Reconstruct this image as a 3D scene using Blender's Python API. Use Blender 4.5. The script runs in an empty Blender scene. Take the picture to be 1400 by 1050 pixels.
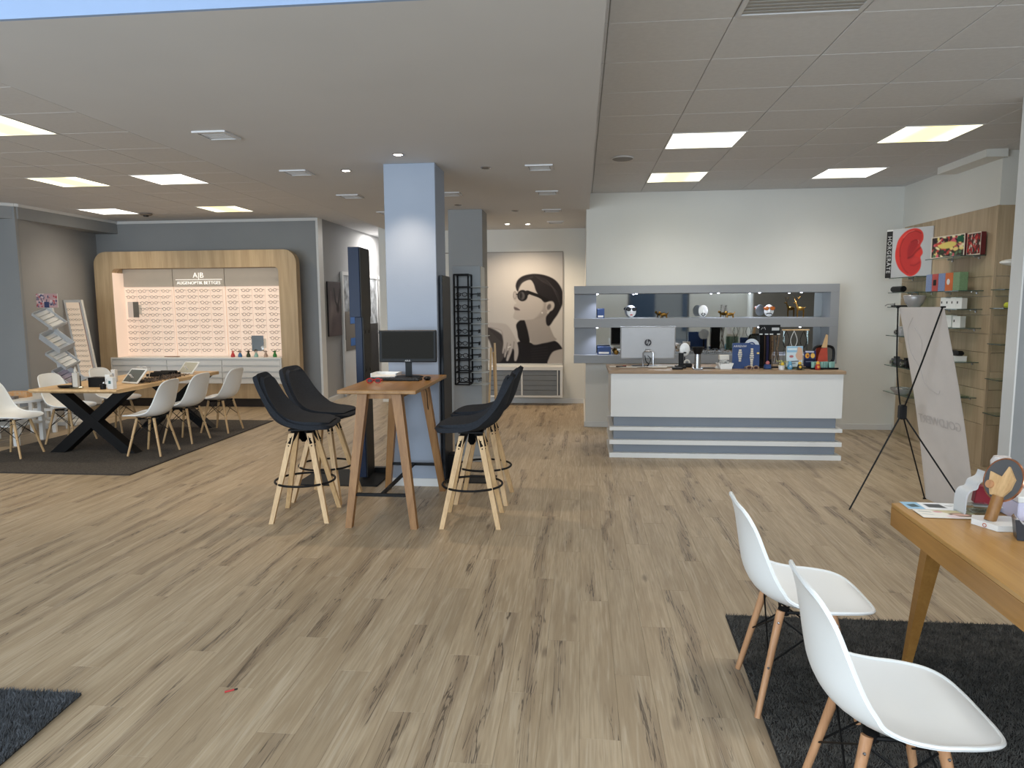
import bpy, math, random
import numpy as np
from mathutils import Vector, Matrix, Euler
random.seed(7); rng = np.random.default_rng(7)
S = bpy.context.scene; COL = S.collection; PI = math.pi
# ---------------------------------------------------------------- camera, world, lights, exposure
cam = bpy.data.cameras.new('camera'); camo = bpy.data.objects.new('camera', cam); COL.objects.link(camo)
f_, pi_, ya_, ro_ = 954.9988, .1128297, .09893488, -.00671960
cy, sy, cp, sp = math.cos(ya_), math.sin(ya_), math.cos(pi_), math.sin(pi_)
fw = Vector((-sy*cp, cy*cp, -sp)); rt = Vector((cy, sy, 0)); up = rt.cross(fw)
c_, s_ = math.cos(ro_), math.sin(ro_)
r2 = c_*rt + s_*up; u2 = -s_*rt + c_*up
m = Matrix.Identity(4)
for i in range(3): m[i][0] = r2[i]; m[i][1] = u2[i]; m[i][2] = -fw[i]
m[0][3], m[1][3], m[2][3] = 0, 0, 1.6
camo.matrix_world = m
cam.sensor_fit = 'HORIZONTAL'; cam.sensor_width = 36; cam.lens = f_/1400*36; cam.clip_start = .05
S.camera = camo
S.view_settings.view_transform = 'Standard'; S.view_settings.look = 'None'
S.view_settings.gamma = 1; S.view_settings.use_curve_mapping = False
S.view_settings.exposure = 0.58
w = bpy.data.worlds.new('world'); S.world = w; w.use_nodes = True
wn = w.node_tree; wb = wn.nodes['Background']
wb.inputs[0].default_value = (.72, .82, 1, 1); wb.inputs[1].default_value = 1.1
def area(name, loc, rot, sx, sy_, power, col):
    l = bpy.data.lights.new(name, 'AREA'); l.shape = 'RECTANGLE'; l.size = sx; l.size_y = sy_; l.energy = power; l.color = col
    o = bpy.data.objects.new(name, l); o.location = loc; o.rotation_euler = rot; COL.objects.link(o); return o
# daylight through the shop windows behind the camera, and an added fill
area('window_daylight', (-4.2, -2.3, 1.6), (PI/2+.10, 0, -.18), 8.0, 2.3, 350, (.78, .89, 1))
area('window_daylight_transom', (1.9, -2.3, 2.42), (PI/2-.30, 0, 0), 5.2, .55, 105, (.80, .90, 1))  # unseen fill added to light the chair seats from high up
PANEL_E = 1.9; DISP_E = .26; LAMP_W = 44
# ---------------------------------------------------------------- materials
MATS = {}
def N(t, typ, **kw):
    n = t.nodes.new(typ)
    for k, v in kw.items(): setattr(n, k, v)
    return n
def lin(c):
    return tuple(((x/255)/12.92 if x/255 <= .04045 else ((x/255+.055)/1.055)**2.4) for x in c)
def mat(name, rgb, rough=.5, metal=0, var=0, scale=8, stretch=(1, 1, 1), rgb2=None, bump=0, spec=.5, emit=0, trans=0, coat=0, bscale=None, ecol=None, alpha=1, sheen=0):
    """rgb in sRGB 0-255; noise variation between rgb and rgb2 (or darker rgb)"""
    if name in MATS: return MATS[name]
    m = bpy.data.materials.new(name); m.use_nodes = True; t = m.node_tree; b = t.nodes['Principled BSDF']
    c = lin(rgb); b.inputs['Roughness'].default_value = rough; b.inputs['Metallic'].default_value = metal
    b.inputs['Specular IOR Level'].default_value = spec; b.inputs['Transmission Weight'].default_value = trans
    b.inputs['Coat Weight'].default_value = coat; b.inputs['Alpha'].default_value = alpha
    b.inputs['Sheen Weight'].default_value = sheen
    b.inputs['Base Color'].default_value = (*c, 1)
    if emit:
        b.inputs['Emission Color'].default_value = (*lin(ecol or rgb), 1); b.inputs['Emission Strength'].default_value = emit
    if var or bump:
        tc = N(t, 'ShaderNodeTexCoord'); mp = N(t, 'ShaderNodeMapping'); mp.inputs['Scale'].default_value = stretch
        t.links.new(tc.outputs['Object'], mp.inputs[0])
        no = N(t, 'ShaderNodeTexNoise'); no.inputs['Scale'].default_value = scale; no.inputs['Detail'].default_value = 4
        t.links.new(mp.outputs[0], no.inputs['Vector'])
        if var:
            c2 = lin(rgb2) if rgb2 else tuple(x*(1-var) for x in c)
            r = N(t, 'ShaderNodeValToRGB'); r.color_ramp.elements[0].position = .35; r.color_ramp.elements[1].position = .68
            r.color_ramp.elements[0].color = (*c2, 1); r.color_ramp.elements[1].color = (*c, 1)
            t.links.new(no.outputs[0], r.inputs[0]); t.links.new(r.outputs[0], b.inputs['Base Color'])
        if bump:
            bp = N(t, 'ShaderNodeBump'); bp.inputs['Strength'].default_value = bump; bp.inputs['Distance'].default_value = .01
            src = no
            if bscale:
                src = N(t, 'ShaderNodeTexNoise'); src.inputs['Scale'].default_value = bscale; t.links.new(mp.outputs[0], src.inputs['Vector'])
            t.links.new(src.outputs[0], bp.inputs['Height']); t.links.new(bp.outputs[0], b.inputs['Normal'])
    MATS[name] = m; return m
def wood(name, a, b_, axis=2, scale=1.0, rough=.45, spec=.4):
    """long soft grain along one axis, with a finer grain over it"""
    m = bpy.data.materials.new(name); m.use_nodes = True; t = m.node_tree; b = t.nodes['Principled BSDF']
    b.inputs['Roughness'].default_value = rough; b.inputs['Specular IOR Level'].default_value = spec
    tc = N(t, 'ShaderNodeTexCoord'); oi = N(t, 'ShaderNodeObjectInfo')
    ad = N(t, 'ShaderNodeVectorMath', operation='MULTIPLY_ADD'); ad.inputs[1].default_value = (1, 1, 1)
    sc = N(t, 'ShaderNodeVectorMath', operation='SCALE'); sc.inputs['Scale'].default_value = 7; sc.inputs[0].default_value = (1, 1, 1)
    t.links.new(oi.outputs['Random'], sc.inputs[0]); t.links.new(tc.outputs['Object'], ad.inputs[0]); t.links.new(sc.outputs[0], ad.inputs[2])
    def ns(s, st, det):
        mp = N(t, 'ShaderNodeMapping'); v = [s, s, s]; v[axis] = s*st; mp.inputs['Scale'].default_value = v
        t.links.new(ad.outputs[0], mp.inputs[0]); no = N(t, 'ShaderNodeTexNoise'); no.inputs['Scale'].default_value = 1; no.inputs['Detail'].default_value = det
        no.inputs['Distortion'].default_value = .6
        t.links.new(mp.outputs[0], no.inputs['Vector']); return no
    n1 = ns(14*scale, .07, 3); n2 = ns(90*scale, .04, 2)
    mx = N(t, 'ShaderNodeMath', operation='MULTIPLY_ADD'); mx.inputs[1].default_value = .35
    t.links.new(n2.outputs[0], mx.inputs[0])
    m2 = N(t, 'ShaderNodeMath', operation='MULTIPLY'); m2.inputs[1].default_value = .75; t.links.new(n1.outputs[0], m2.inputs[0]); t.links.new(m2.outputs[0], mx.inputs[2])
    r = N(t, 'ShaderNodeValToRGB'); r.color_ramp.elements[0].position = .38; r.color_ramp.elements[1].position = .7
    r.color_ramp.elements[0].color = (*lin(b_), 1); r.color_ramp.elements[1].color = (*lin(a), 1)
    t.links.new(mx.outputs[0], r.inputs[0]); t.links.new(r.outputs[0], b.inputs['Base Color'])
    bp = N(t, 'ShaderNodeBump'); bp.inputs['Strength'].default_value = .15; bp.inputs['Distance'].default_value = .004
    t.links.new(n2.outputs[0], bp.inputs['Height']); t.links.new(bp.outputs[0], b.inputs['Normal'])
    MATS[name] = m; return m
def glassy(name, tint, mixf=.18, rough=.03):
    m = bpy.data.materials.new(name); m.use_nodes = True; t = m.node_tree; t.nodes.remove(t.nodes['Principled BSDF'])
    out = t.nodes['Material Output']; tr = N(t, 'ShaderNodeBsdfTransparent'); tr.inputs[0].default_value = (*lin(tint), 1)
    gl = N(t, 'ShaderNodeBsdfGlossy'); gl.inputs['Roughness'].default_value = rough; gl.inputs[0].default_value = (.9, .95, .93, 1)
    mx = N(t, 'ShaderNodeMixShader'); lw = N(t, 'ShaderNodeLayerWeight'); lw.inputs[0].default_value = mixf
    t.links.new(lw.outputs['Facing'], mx.inputs[0]); t.links.new(tr.outputs[0], mx.inputs[1]); t.links.new(gl.outputs[0], mx.inputs[2])
    t.links.new(mx.outputs[0], out.inputs[0]); MATS[name] = m; return m
def vcol_mat(name='printed_colour', rough=.65):
    if name in MATS: return MATS[name]
    m = bpy.data.materials.new(name); m.use_nodes = True; t = m.node_tree; b = t.nodes['Principled BSDF']
    a = N(t, 'ShaderNodeVertexColor'); a.layer_name = 'Col'; t.links.new(a.outputs[0], b.inputs['Base Color'])
    b.inputs['Roughness'].default_value = rough; b.inputs['Specular IOR Level'].default_value = .2; MATS[name] = m; return m
# floor planks: greige washed oak, dark streaks and cracks, one look per plank
PW, PL = .152, 1.22
def floor_mat():
    m = bpy.data.materials.new('greige_oak_planks'); m.use_nodes = True; t = m.node_tree; L = t.links; b = t.nodes['Principled BSDF']
    g = N(t, 'ShaderNodeNewGeometry'); sx = N(t, 'ShaderNodeSeparateXYZ'); L.new(g.outputs['Position'], sx.inputs[0])
    def ma(op, a, b2=None, c=None):
        n = N(t, 'ShaderNodeMath', operation=op)
        for k, v in enumerate((a, b2, c)):
            if v is None: continue
            if isinstance(v, (int, float)): n.inputs[k].default_value = v
            else: L.new(v, n.inputs[k])
        return n.outputs[0]
    X, Y = sx.outputs[0], sx.outputs[1]
    i = ma('FLOOR', ma('DIVIDE', X, PW)); off = ma('MULTIPLY', ma('FRACT', ma('MULTIPLY', i, .6180339)), PL)
    j = ma('FLOOR', ma('DIVIDE', ma('ADD', Y, off), PL))
    cmb = N(t, 'ShaderNodeCombineXYZ'); L.new(i, cmb.inputs[0]); L.new(j, cmb.inputs[1])
    wn_ = N(t, 'ShaderNodeTexWhiteNoise', noise_dimensions='2D'); L.new(cmb.outputs[0], wn_.inputs['Vector'])
    rs = N(t, 'ShaderNodeSeparateXYZ'); L.new(wn_.outputs['Color'], rs.inputs[0])
    R1, R2, R3 = rs.outputs
    def noise(kx, ky, detail, dist=0, seed=40, extra=0):
        c = N(t, 'ShaderNodeCombineXYZ'); L.new(ma('MULTIPLY', X, kx), c.inputs[0]); L.new(ma('MULTIPLY', Y, ky), c.inputs[1])
        L.new(ma('ADD', ma('MULTIPLY', R1, seed), extra), c.inputs[2])
        n = N(t, 'ShaderNodeTexNoise'); n.inputs['Scale'].default_value = 1; n.inputs['Detail'].default_value = detail; n.inputs['Distortion'].default_value = dist
        L.new(c.outputs[0], n.inputs['Vector']); return n.outputs[0]
    def ramp(v, p0, p1):
        r = N(t, 'ShaderNodeMapRange', interpolation_type='SMOOTHSTEP'); r.inputs[1].default_value = p0; r.inputs[2].default_value = p1; L.new(v, r.inputs[0]); return r.outputs[0]
    def mix(f, a, b2):
        n = N(t, 'ShaderNodeMix', data_type='RGBA')
        if isinstance(f, float): n.inputs[0].default_value = f
        else: L.new(f, n.inputs[0])
        for k, v in ((6, a), (7, b2)):
            if isinstance(v, tuple): n.inputs[k].default_value = (*lin(v), 1)
            else: L.new(v, n.inputs[k])
        return n.outputs[2]
    broad = noise(9, .9, 3, .8); fine = noise(110, 5, 3, .3); grain = noise(38, 1.6, 5, 1.6, 60, 3)
    # a band of dark heartwood wandering down the plank
    inx = ma('SUBTRACT', ma('FRACT', ma('DIVIDE', X, PW)), .5)
    cen = ma('MULTIPLY', ma('SUBTRACT', noise(0, 1.1, 2, 0, 30, 9), .5), 1.5)
    d = ma('ABSOLUTE', ma('SUBTRACT', ma('SUBTRACT', inx, cen), ma('MULTIPLY', ma('SUBTRACT', R3, .5), .55)))
    wob = ma('MULTIPLY_ADD', grain, .30, d)
    band = ma('MULTIPLY', ma('SUBTRACT', 1, ramp(wob, .16, .48)), ramp(noise(.5, .8, 2, .5, 25, 5), .38, .60))
    band = ma('MULTIPLY', band, ramp(R2, .15, .55))
    crackn = noise(24, .9, 4, 2.0, 70, 11)
    crack = ma('SUBTRACT', 1, ramp(ma('ABSOLUTE', ma('SUBTRACT', crackn, .5)), .008, .026))
    crack = ma('MULTIPLY', crack, ramp(ma('ADD', band, ma('MULTIPLY', broad, .35)), .22, .5))
    # knots
    kc = N(t, 'ShaderNodeCombineXYZ'); L.new(ma('MULTIPLY', X, 7.5), kc.inputs[0]); L.new(ma('MULTIPLY', Y, 2.6), kc.inputs[1]); L.new(ma('MULTIPLY', R1, 9), kc.inputs[2])
    vo = N(t, 'ShaderNodeTexVoronoi'); vo.inputs['Scale'].default_value = 1; L.new(kc.outputs[0], vo.inputs['Vector'])
    vs = N(t, 'ShaderNodeSeparateColor'); L.new(vo.outputs['Color'], vs.inputs[0])
    knot = ma('MULTIPLY', ma('SUBTRACT', 1, ramp(ma('MULTIPLY_ADD', grain, .12, vo.outputs['Distance']), .10, .26)), ramp(vs.outputs[0], .74, .8))
    col = mix(ramp(broad, .3, .7), (164, 144, 117), (184, 165, 138))
    col = mix(ma('MULTIPLY', ramp(fine, .35, .7), .5), col, (148, 129, 104))
    col = mix(ma('MULTIPLY', ramp(grain, .5, .72), .35), col, (208, 195, 174))
    col = mix(ma('MULTIPLY', band, .5), col, (120, 101, 82))
    col = mix(ma('MULTIPLY', crack, .8), col, (72, 60, 50))
    col = mix(ma('MULTIPLY', knot, .6), col, (84, 68, 54))
    hs = N(t, 'ShaderNodeHueSaturation'); L.new(col, hs.inputs['Color']); L.new(ma('MULTIPLY_ADD', R3, .09, .955), hs.inputs['Value'])
    hs.inputs['Saturation'].default_value = 1.0
    L.new(hs.outputs[0], b.inputs['Base Color'])
    L.new(ma('MULTIPLY_ADD', fine, .16, .36), b.inputs['Roughness']); b.inputs['Specular IOR Level'].default_value = .45
    bp = N(t, 'ShaderNodeBump'); bp.inputs['Strength'].default_value = .2; bp.inputs['Distance'].default_value = .002
    L.new(ma('SUBTRACT', grain, crack), bp.inputs['Height']); L.new(bp.outputs[0], b.inputs['Normal'])
    MATS['floor'] = m; return m
white_wall = mat('white_wall_paint', (226, 225, 219), .85, var=.03, scale=2, bump=.05, bscale=160)
grey_wall = mat('blue_grey_wall_paint', (150, 152, 153), .85, var=.04, scale=2, bump=.05, bscale=160)
taupe_wall = mat('taupe_wall_paint', (160, 161, 162), .85, var=.04, scale=2)
blue_wall = mat('light_blue_column_paint', (154, 164, 180), .7, var=.04, scale=2, bump=.05, bscale=160)
ceil_m = mat('ceiling_paint', (208, 208, 209), .9, var=.03, scale=1.5)
tile_m = mat('mineral_ceiling_tile', (212, 212, 213), .92, var=.05, scale=30, bump=.12, bscale=220)
seam_m = mat('ceiling_seam', (170, 167, 162), .9)
trim_m = mat('white_trim_paint', (222, 222, 220), .5, var=.02, scale=3)
gloss_white = mat('white_lacquer', (228, 228, 226), .35, var=.02, scale=3)
white_pl = mat('white_plastic', (236, 238, 238), .32, var=.015, scale=3, spec=.5)
black_m = mat('black_metal', (20, 20, 21), .5, var=.2, scale=20, spec=.2)
black_pl = mat('black_plastic', (18, 18, 20), .45, var=.15, scale=20, spec=.22)
dark_fab = mat('anthracite_fabric', (48, 51, 57), .95, var=.25, scale=120, bump=.25, bscale=600, spec=.15)
dark_fab2 = mat('anthracite_fabric_pad', (51, 54, 60), .95, var=.25, scale=120, bump=.25, bscale=600, spec=.15)
chrome = mat('brushed_steel', (190, 190, 192), .25, 1, var=.06, scale=30)
silver = mat('silver_plastic', (176, 176, 178), .35, .3, var=.04, scale=12)
mirror_m = mat('mirror_glass', (205, 208, 210), .02, 1)
shelf_grey = mat('grey_lacquer', (146, 149, 153), .5, var=.03, scale=3)
kick_grey = mat('slate_grey_lacquer', (134, 141, 151), .5, var=.04, scale=3)
gold_m = mat('antique_gold', (150, 112, 50), .35, .8, var=.25, scale=40)
glass_edge = glassy('glass_green', (215, 232, 226), .25)
clear_gl = glassy('clear_acrylic', (236, 240, 240), .2)
frost = mat('frosted_acrylic', (226, 228, 230), .4, trans=.35, var=.03, scale=8)
red_m = mat('red_plastic', (190, 40, 42), .35, var=.1, scale=15)
beech = wood('beech_wood', (214, 180, 134), (186, 150, 106), 2, 1.6)
beech_red = wood('steamed_beech', (196, 150, 112), (172, 126, 90), 2, 1.6)
oak_or = wood('oiled_oak', (154, 112, 66), (126, 86, 43), 2, 1.4)
oak_top = wood('oiled_oak_top', (160, 120, 72), (136, 98, 53), 1, 1.2, .35)
desk_top = wood('honey_oak', (184, 142, 84), (164, 122, 66), 1, 1.0, .3)
desk_side = wood('honey_oak_edge', (172, 126, 68), (152, 108, 54), 1, 1.0, .35)
table_top = wood('pale_oak_top', (220, 186, 140), (192, 156, 110), 1, .9, .4)
veneer = wood('light_oak_veneer', (196, 172, 138), (172, 148, 116), 2, .7, .5)
veneer2 = wood('greige_oak_veneer', (190, 170, 142), (166, 146, 119), 2, .7, .55)
counter_w = wood('counter_oak', (166, 140, 112), (138, 114, 90), 0, .8, .4)
FM = floor_mat()
# ---------------------------------------------------------------- mesh helpers
class MB:
    def __init__(s): s.v = []; s.f = []
    def add(s, vs, fs):
        k = len(s.v); s.v += [tuple(v) for v in vs]; s.f += [tuple(i+k for i in f) for f in fs]; return s
    def box(s, x0, x1, y0, y1, z0, z1, bev=0):
        if bev <= 0:
            return s.add([(x, y, z) for x in (x0, x1) for y in (y0, y1) for z in (z0, z1)],
                         [(0, 1, 3, 2), (4, 6, 7, 5), (0, 4, 5, 1), (2, 3, 7, 6), (0, 2, 6, 4), (1, 5, 7, 3)])
        b = min(bev, (x1-x0)*.45, (y1-y0)*.45, (z1-z0)*.45); vs = []; 
        for sx in (0, 1):
            for sy in (0, 1):
                for sz in (0, 1):
                    X = (x0, x1)[sx]; Y = (y0, y1)[sy]; Z = (z0, z1)[sz]; ax = b if sx == 0 else -b; ay = b if sy == 0 else -b; az = b if sz == 0 else -b
                    vs += [(X, Y+ay, Z+az), (X+ax, Y, Z+az), (X+ax, Y+ay, Z)]
        I = lambda sx, sy, sz, k: (sx*4+sy*2+sz)*3+k
        fs = []
        for sx in (0, 1): fs.append([I(sx, 0, 0, 0), I(sx, 0, 1, 0), I(sx, 1, 1, 0), I(sx, 1, 0, 0)][::(1 if sx == 0 else -1)])
        for sy in (0, 1): fs.append([I(0, sy, 0, 1), I(1, sy, 0, 1), I(1, sy, 1, 1), I(0, sy, 1, 1)][::(1 if sy == 0 else -1)])
        for sz in (0, 1): fs.append([I(0, 0, sz, 2), I(0, 1, sz, 2), I(1, 1, sz, 2), I(1, 0, sz, 2)][::(1 if sz == 0 else -1)])
        for a in (0, 1):
            for c in (0, 1):
                fs.append([I(a, c, 0, 0), I(a, c, 1, 0), I(a, c, 1, 1), I(a, c, 0, 1)])
                fs.append([I(a, 0, c, 0), I(a, 1, c, 0), I(a, 1, c, 2), I(a, 0, c, 2)])
                fs.append([I(0, a, c, 1), I(1, a, c, 1), I(1, a, c, 2), I(0, a, c, 2)])
                for e in (0, 1): fs.append([I(a, c, e, 0), I(a, c, e, 1), I(a, c, e, 2)])
        return s.add(vs, fs)
    def beam(s, p0, p1, w0, d0, w1=None, d1=None, upv=(0, 0, 1)):
        """rectangular bar, section w x d at p0 and w1 x d1 at p1"""
        w1 = w0 if w1 is None else w1; d1 = d0 if d1 is None else d1
        p0 = Vector(p0); p1 = Vector(p1); z = (p1-p0).normalized(); x = Vector(upv).cross(z)
        if x.length < .1: x = Vector((1, 0, 0))
        x.normalize(); y = z.cross(x); vs = []
        for p, a, b in ((p0, w0, d0), (p1, w1, d1)):
            for i, j in ((-1, -1), (1, -1), (1, 1), (-1, 1)): vs.append(p+x*i*a/2+y*j*b/2)
        return s.add(vs, [(3, 2, 1, 0), (4, 5, 6, 7), (0, 1, 5, 4), (1, 2, 6, 5), (2, 3, 7, 6), (3, 0, 4, 7)])
    def sqleg(s, p0, p1, a, b):
        """square leg with horizontal ends: a half width at p0, b at p1"""
        vs = [(p[0]+i*h, p[1]+j*h, p[2]) for p, h in ((p0, a), (p1, b)) for i, j in ((-1, -1), (1, -1), (1, 1), (-1, 1))]
        return s.add(vs, [(3, 2, 1, 0), (4, 5, 6, 7), (0, 1, 5, 4), (1, 2, 6, 5), (2, 3, 7, 6), (3, 0, 4, 7)])
    def tube(s, pts, r, n=8, r1=None, closed=False):
        pts = [Vector(p) for p in pts]; K = len(pts); vs = []; prev = None
        for k, p in enumerate(pts):
            if closed: d = pts[(k+1) % K]-pts[k-1]
            else: d = pts[min(k+1, K-1)]-pts[max(k-1, 0)]
            d.normalize()
            if prev is None:
                x = d.cross(Vector((0, 0, 1)))
                if x.length < .05: x = d.cross(Vector((0, 1, 0)))
            else: x = prev-d*prev.dot(d)
            x.normalize(); prev = x; y = d.cross(x)
            rr = r if r1 is None else r+(r1-r)*k/max(1, K-1)
            for q in range(n): a = 2*PI*q/n; vs.append(p+x*math.cos(a)*rr+y*math.sin(a)*rr)
        fs = []
        for k in range(K if closed else K-1):
            for q in range(n):
                a = k*n+q; b = k*n+(q+1) % n; c = ((k+1) % K)*n; fs.append((a, b, c+(q+1) % n, c+q))
        if not closed: fs += [tuple(range(n-1, -1, -1)), tuple((K-1)*n+q for q in range(n))]
        return s.add(vs, fs)
    def ring(s, c, r, t, n=28, m_=8, axis='z', sx=1, sy=1):
        pts = []
        for k in range(n):
            a = 2*PI*k/n; u, v = r*sx*math.cos(a), r*sy*math.sin(a)
            pts.append((c[0]+u, c[1]+v, c[2]) if axis == 'z' else ((c[0]+u, c[1], c[2]+v) if axis == 'y' else (c[0], c[1]+u, c[2]+v)))
        return s.tube(pts, t, m_, closed=True)
    def lathe(s, prof, c=(0, 0, 0), n=16, sx=1, sy=1):
        vs = []; K = len(prof)
        for r, z in prof:
            for q in range(n): a = 2*PI*q/n; vs.append((c[0]+r*sx*math.cos(a), c[1]+r*sy*math.sin(a), c[2]+z))
        fs = [(k*n+q, k*n+(q+1) % n, (k+1)*n+(q+1) % n, (k+1)*n+q) for k in range(K-1) for q in range(n)]
        fs += [tuple(range(n-1, -1, -1)), tuple((K-1)*n+q for q in range(n))]
        return s.add(vs, fs)
    def ball(s, c, r, n=12, sx=1, sy=1, sz=1):
        K = max(5, n//2+1); return s.lathe([(r*math.sin(PI*k/(K-1))+1e-5, -r*sz*math.cos(PI*k/(K-1))) for k in range(K)], c, n, sx, sy)
    def prism(s, poly, a, b, axis='y'):
        """polygon extruded between a and b; poly coords are the other two axes in order"""
        n = len(poly); P = {'y': lambda u, v, w_: (u, w_, v), 'z': lambda u, v, w_: (u, v, w_), 'x': lambda u, v, w_: (w_, u, v)}[axis]
        vs = [P(u, v, a) for u, v in poly]+[P(u, v, b) for u, v in poly]
        fs = [tuple(range(n)), tuple(range(2*n-1, n-1, -1))]+[(k, (k+1) % n, n+(k+1) % n, n+k) for k in range(n)]
        return s.add(vs, fs)
    def grid(s, P):
        """P[i][j] points"""
        a = len(P); b = len(P[0]); return s.add([q for row in P for q in row], [(i*b+j, i*b+j+1, (i+1)*b+j+1, (i+1)*b+j) for i in range(a-1) for j in range(b-1)])
    def xf(s, M):
        s.v = [tuple(M @ Vector(v)) for v in s.v]; return s
    def mesh(s, name):
        me = bpy.data.meshes.new(name); me.from_pydata(s.v, [], s.f); me.update(); return me
def fixn(me):
    import bmesh
    b = bmesh.new(); b.from_mesh(me); bmesh.ops.recalc_face_normals(b, faces=b.faces[:]); b.to_mesh(me); b.free()
def obj(name, mb, m_, parent=None, smooth=False, label=None, loc=None, rot=None):
    me = mb if isinstance(mb, bpy.types.Mesh) else mb.mesh(name)
    if not isinstance(mb, bpy.types.Mesh): fixn(me)
    if m_ and not me.materials: me.materials.append(m_)
    if smooth:
        me.polygons.foreach_set('use_smooth', [True]*len(me.polygons))
        try: me.set_sharp_from_angle(angle=math.radians(42))
        except Exception: pass
    o = bpy.data.objects.new(name, me); COL.objects.link(o)
    if parent: o.parent = parent
    if loc: o.location = loc
    if rot: o.rotation_euler = rot
    if label: o['label'] = label
    return o
def tag(o, label, cat, group=None, kind=None):
    o['label'] = label; o['category'] = cat
    if group: o['group'] = group
    if kind: o['kind'] = kind
    return o
def thing(name, label, cat, loc=(0, 0, 0), rz=0, group=None):
    o = bpy.data.objects.new(name, None); COL.objects.link(o); o.empty_display_size = .1
    o.location = loc; o.rotation_euler = (0, 0, rz); return tag(o, label, cat, group)
def struct(name, mb, m_, parent=None, label=None):
    o = obj(name, mb, m_, parent)
    if not parent: o['kind'] = 'structure'
    if label: o['label'] = label
    return o
def B(*a, **k): return MB().box(*a, **k)
KIDS = {}
def dup(root, loc, rz, label, group=None):
    def cp(o, par):
        c = o.copy(); COL.objects.link(c)
        if par: c.parent = par
        for ch in o.children: cp(ch, c)
        return c
    r = cp(root, None); r.location = loc; r.rotation_euler = (0, 0, rz); r['label'] = label
    if group: r['group'] = group
    return r
# ---------------------------------------------------------------- flat prints rasterised onto a colour attribute
class Canvas:
    def __init__(s, W, H, bg, px=None):
        s.W, s.H = W, H; s.a = np.zeros((H, W, 3)); s.a[:] = bg; s.u, s.v = (px or (W, H))
        s.xx, s.yy = np.meshgrid((np.arange(W)+.5)/W*s.u, (np.arange(H)+.5)/H*s.v)
    def blend(s, m_, c): s.a = s.a*(1-m_[..., None])+np.array(c, float)*m_[..., None]; return s
    def poly(s, pts, c, soft=1.2, op=1):
        P = np.array(pts, float); ins = np.zeros(s.xx.shape, bool); dist = np.full(s.xx.shape, 1e9)
        for k in range(len(P)):
            x0, y0 = P[k]; x1, y1 = P[(k+1) % len(P)]
            cond = ((y0 > s.yy) != (y1 > s.yy)); 
            with np.errstate(divide='ignore', invalid='ignore'):
                xi = (x1-x0)*(s.yy-y0)/((y1-y0) if y1 != y0 else 1e-9)+x0
            ins ^= cond & (s.xx < xi)
            dx, dy = x1-x0, y1-y0; L = dx*dx+dy*dy+1e-9; t = np.clip(((s.xx-x0)*dx+(s.yy-y0)*dy)/L, 0, 1)
            dist = np.minimum(dist, np.hypot(s.xx-x0-t*dx, s.yy-y0-t*dy))
        sd = np.where(ins, dist, -dist); px = soft*s.u/s.W
        return s.blend(np.clip(sd/px+.5, 0, 1)*op, c)
    def ell(s, cx, cy_, rx, ry, c, rot=0, soft=1.2, op=1):
        a = math.radians(rot); dx, dy = s.xx-cx, s.yy-cy_; u = dx*math.cos(a)+dy*math.sin(a); v = -dx*math.sin(a)+dy*math.cos(a)
        d = (1-np.hypot(u/rx, v/ry))*min(rx, ry); px = soft*s.u/s.W
        return s.blend(np.clip(d/px+.5, 0, 1)*op, c)
    def line(s, pts, wd, c, soft=1.2, op=1):
        d = np.full(s.xx.shape, 1e9)
        for (x0, y0), (x1, y1) in zip(pts, pts[1:]):
            dx, dy = x1-x0, y1-y0; L = dx*dx+dy*dy+1e-9; t = np.clip(((s.xx-x0)*dx+(s.yy-y0)*dy)/L, 0, 1)
            d = np.minimum(d, np.hypot(s.xx-x0-t*dx, s.yy-y0-t*dy))
        px = soft*s.u/s.W
        return s.blend(np.clip((wd/2-d)/px+.5, 0, 1)*op, c)
    def rect(s, x0, y0, x1, y1, c, op=1): return s.poly([(x0, y0), (x1, y0), (x1, y1), (x0, y1)], c, .6, op)
def smoothpts(pts, n=5, closed=True):
    P = [np.array(p, float) for p in pts]; K = len(P); out = []
    rg = range(K) if closed else range(K-1)
    for k in rg:
        p0, p1, p2, p3 = (P[(k-1) % K], P[k], P[(k+1) % K], P[(k+2) % K]) if closed else (P[max(k-1, 0)], P[k], P[k+1], P[min(k+2, K-1)])
        for i in range(n):
            t = i/n; out.append(tuple(.5*((2*p1)+(-p0+p2)*t+(2*p0-5*p1+4*p2-p3)*t*t+(-p0+3*p1-3*p2+p3)*t**3)))
    if not closed: out.append(tuple(P[-1]))
    return out
def print_mesh(name, cv, w_, h_):
    """canvas -> grid of w_ x h_ metres in the XZ plane, bottom centre at the origin, facing -Y"""
    H, W = cv.H, cv.W
    xs = np.linspace(-w_/2, w_/2, W); zs = np.linspace(h_, 0, H); X, Z = np.meshgrid(xs, zs)
    co = np.stack([X, np.zeros_like(X), Z], -1).reshape(-1, 3)
    i, j = np.meshgrid(np.arange(H-1), np.arange(W-1), indexing='ij'); a = (i*W+j).ravel()
    fs = np.stack([a, a+W, a+W+1, a+1], 1)
    me = bpy.data.meshes.new(name); me.vertices.add(len(co)); me.vertices.foreach_set('co', co.ravel())
    me.loops.add(fs.size); me.loops.foreach_set('vertex_index', fs.ravel()); me.polygons.add(len(fs))
    me.polygons.foreach_set('loop_start', np.arange(len(fs))*4); me.update(calc_edges=True)
    c = np.clip(cv.a.reshape(-1, 3)/255, 0, 1); c = np.where(c <= .04045, c/12.92, ((c+.055)/1.055)**2.4)
    at = me.color_attributes.new('Col', 'FLOAT_COLOR', 'POINT'); at.data.foreach_set('color', np.concatenate([c, np.ones((len(c), 1))], 1).ravel())
    me.materials.append(vcol_mat()); return me
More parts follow.
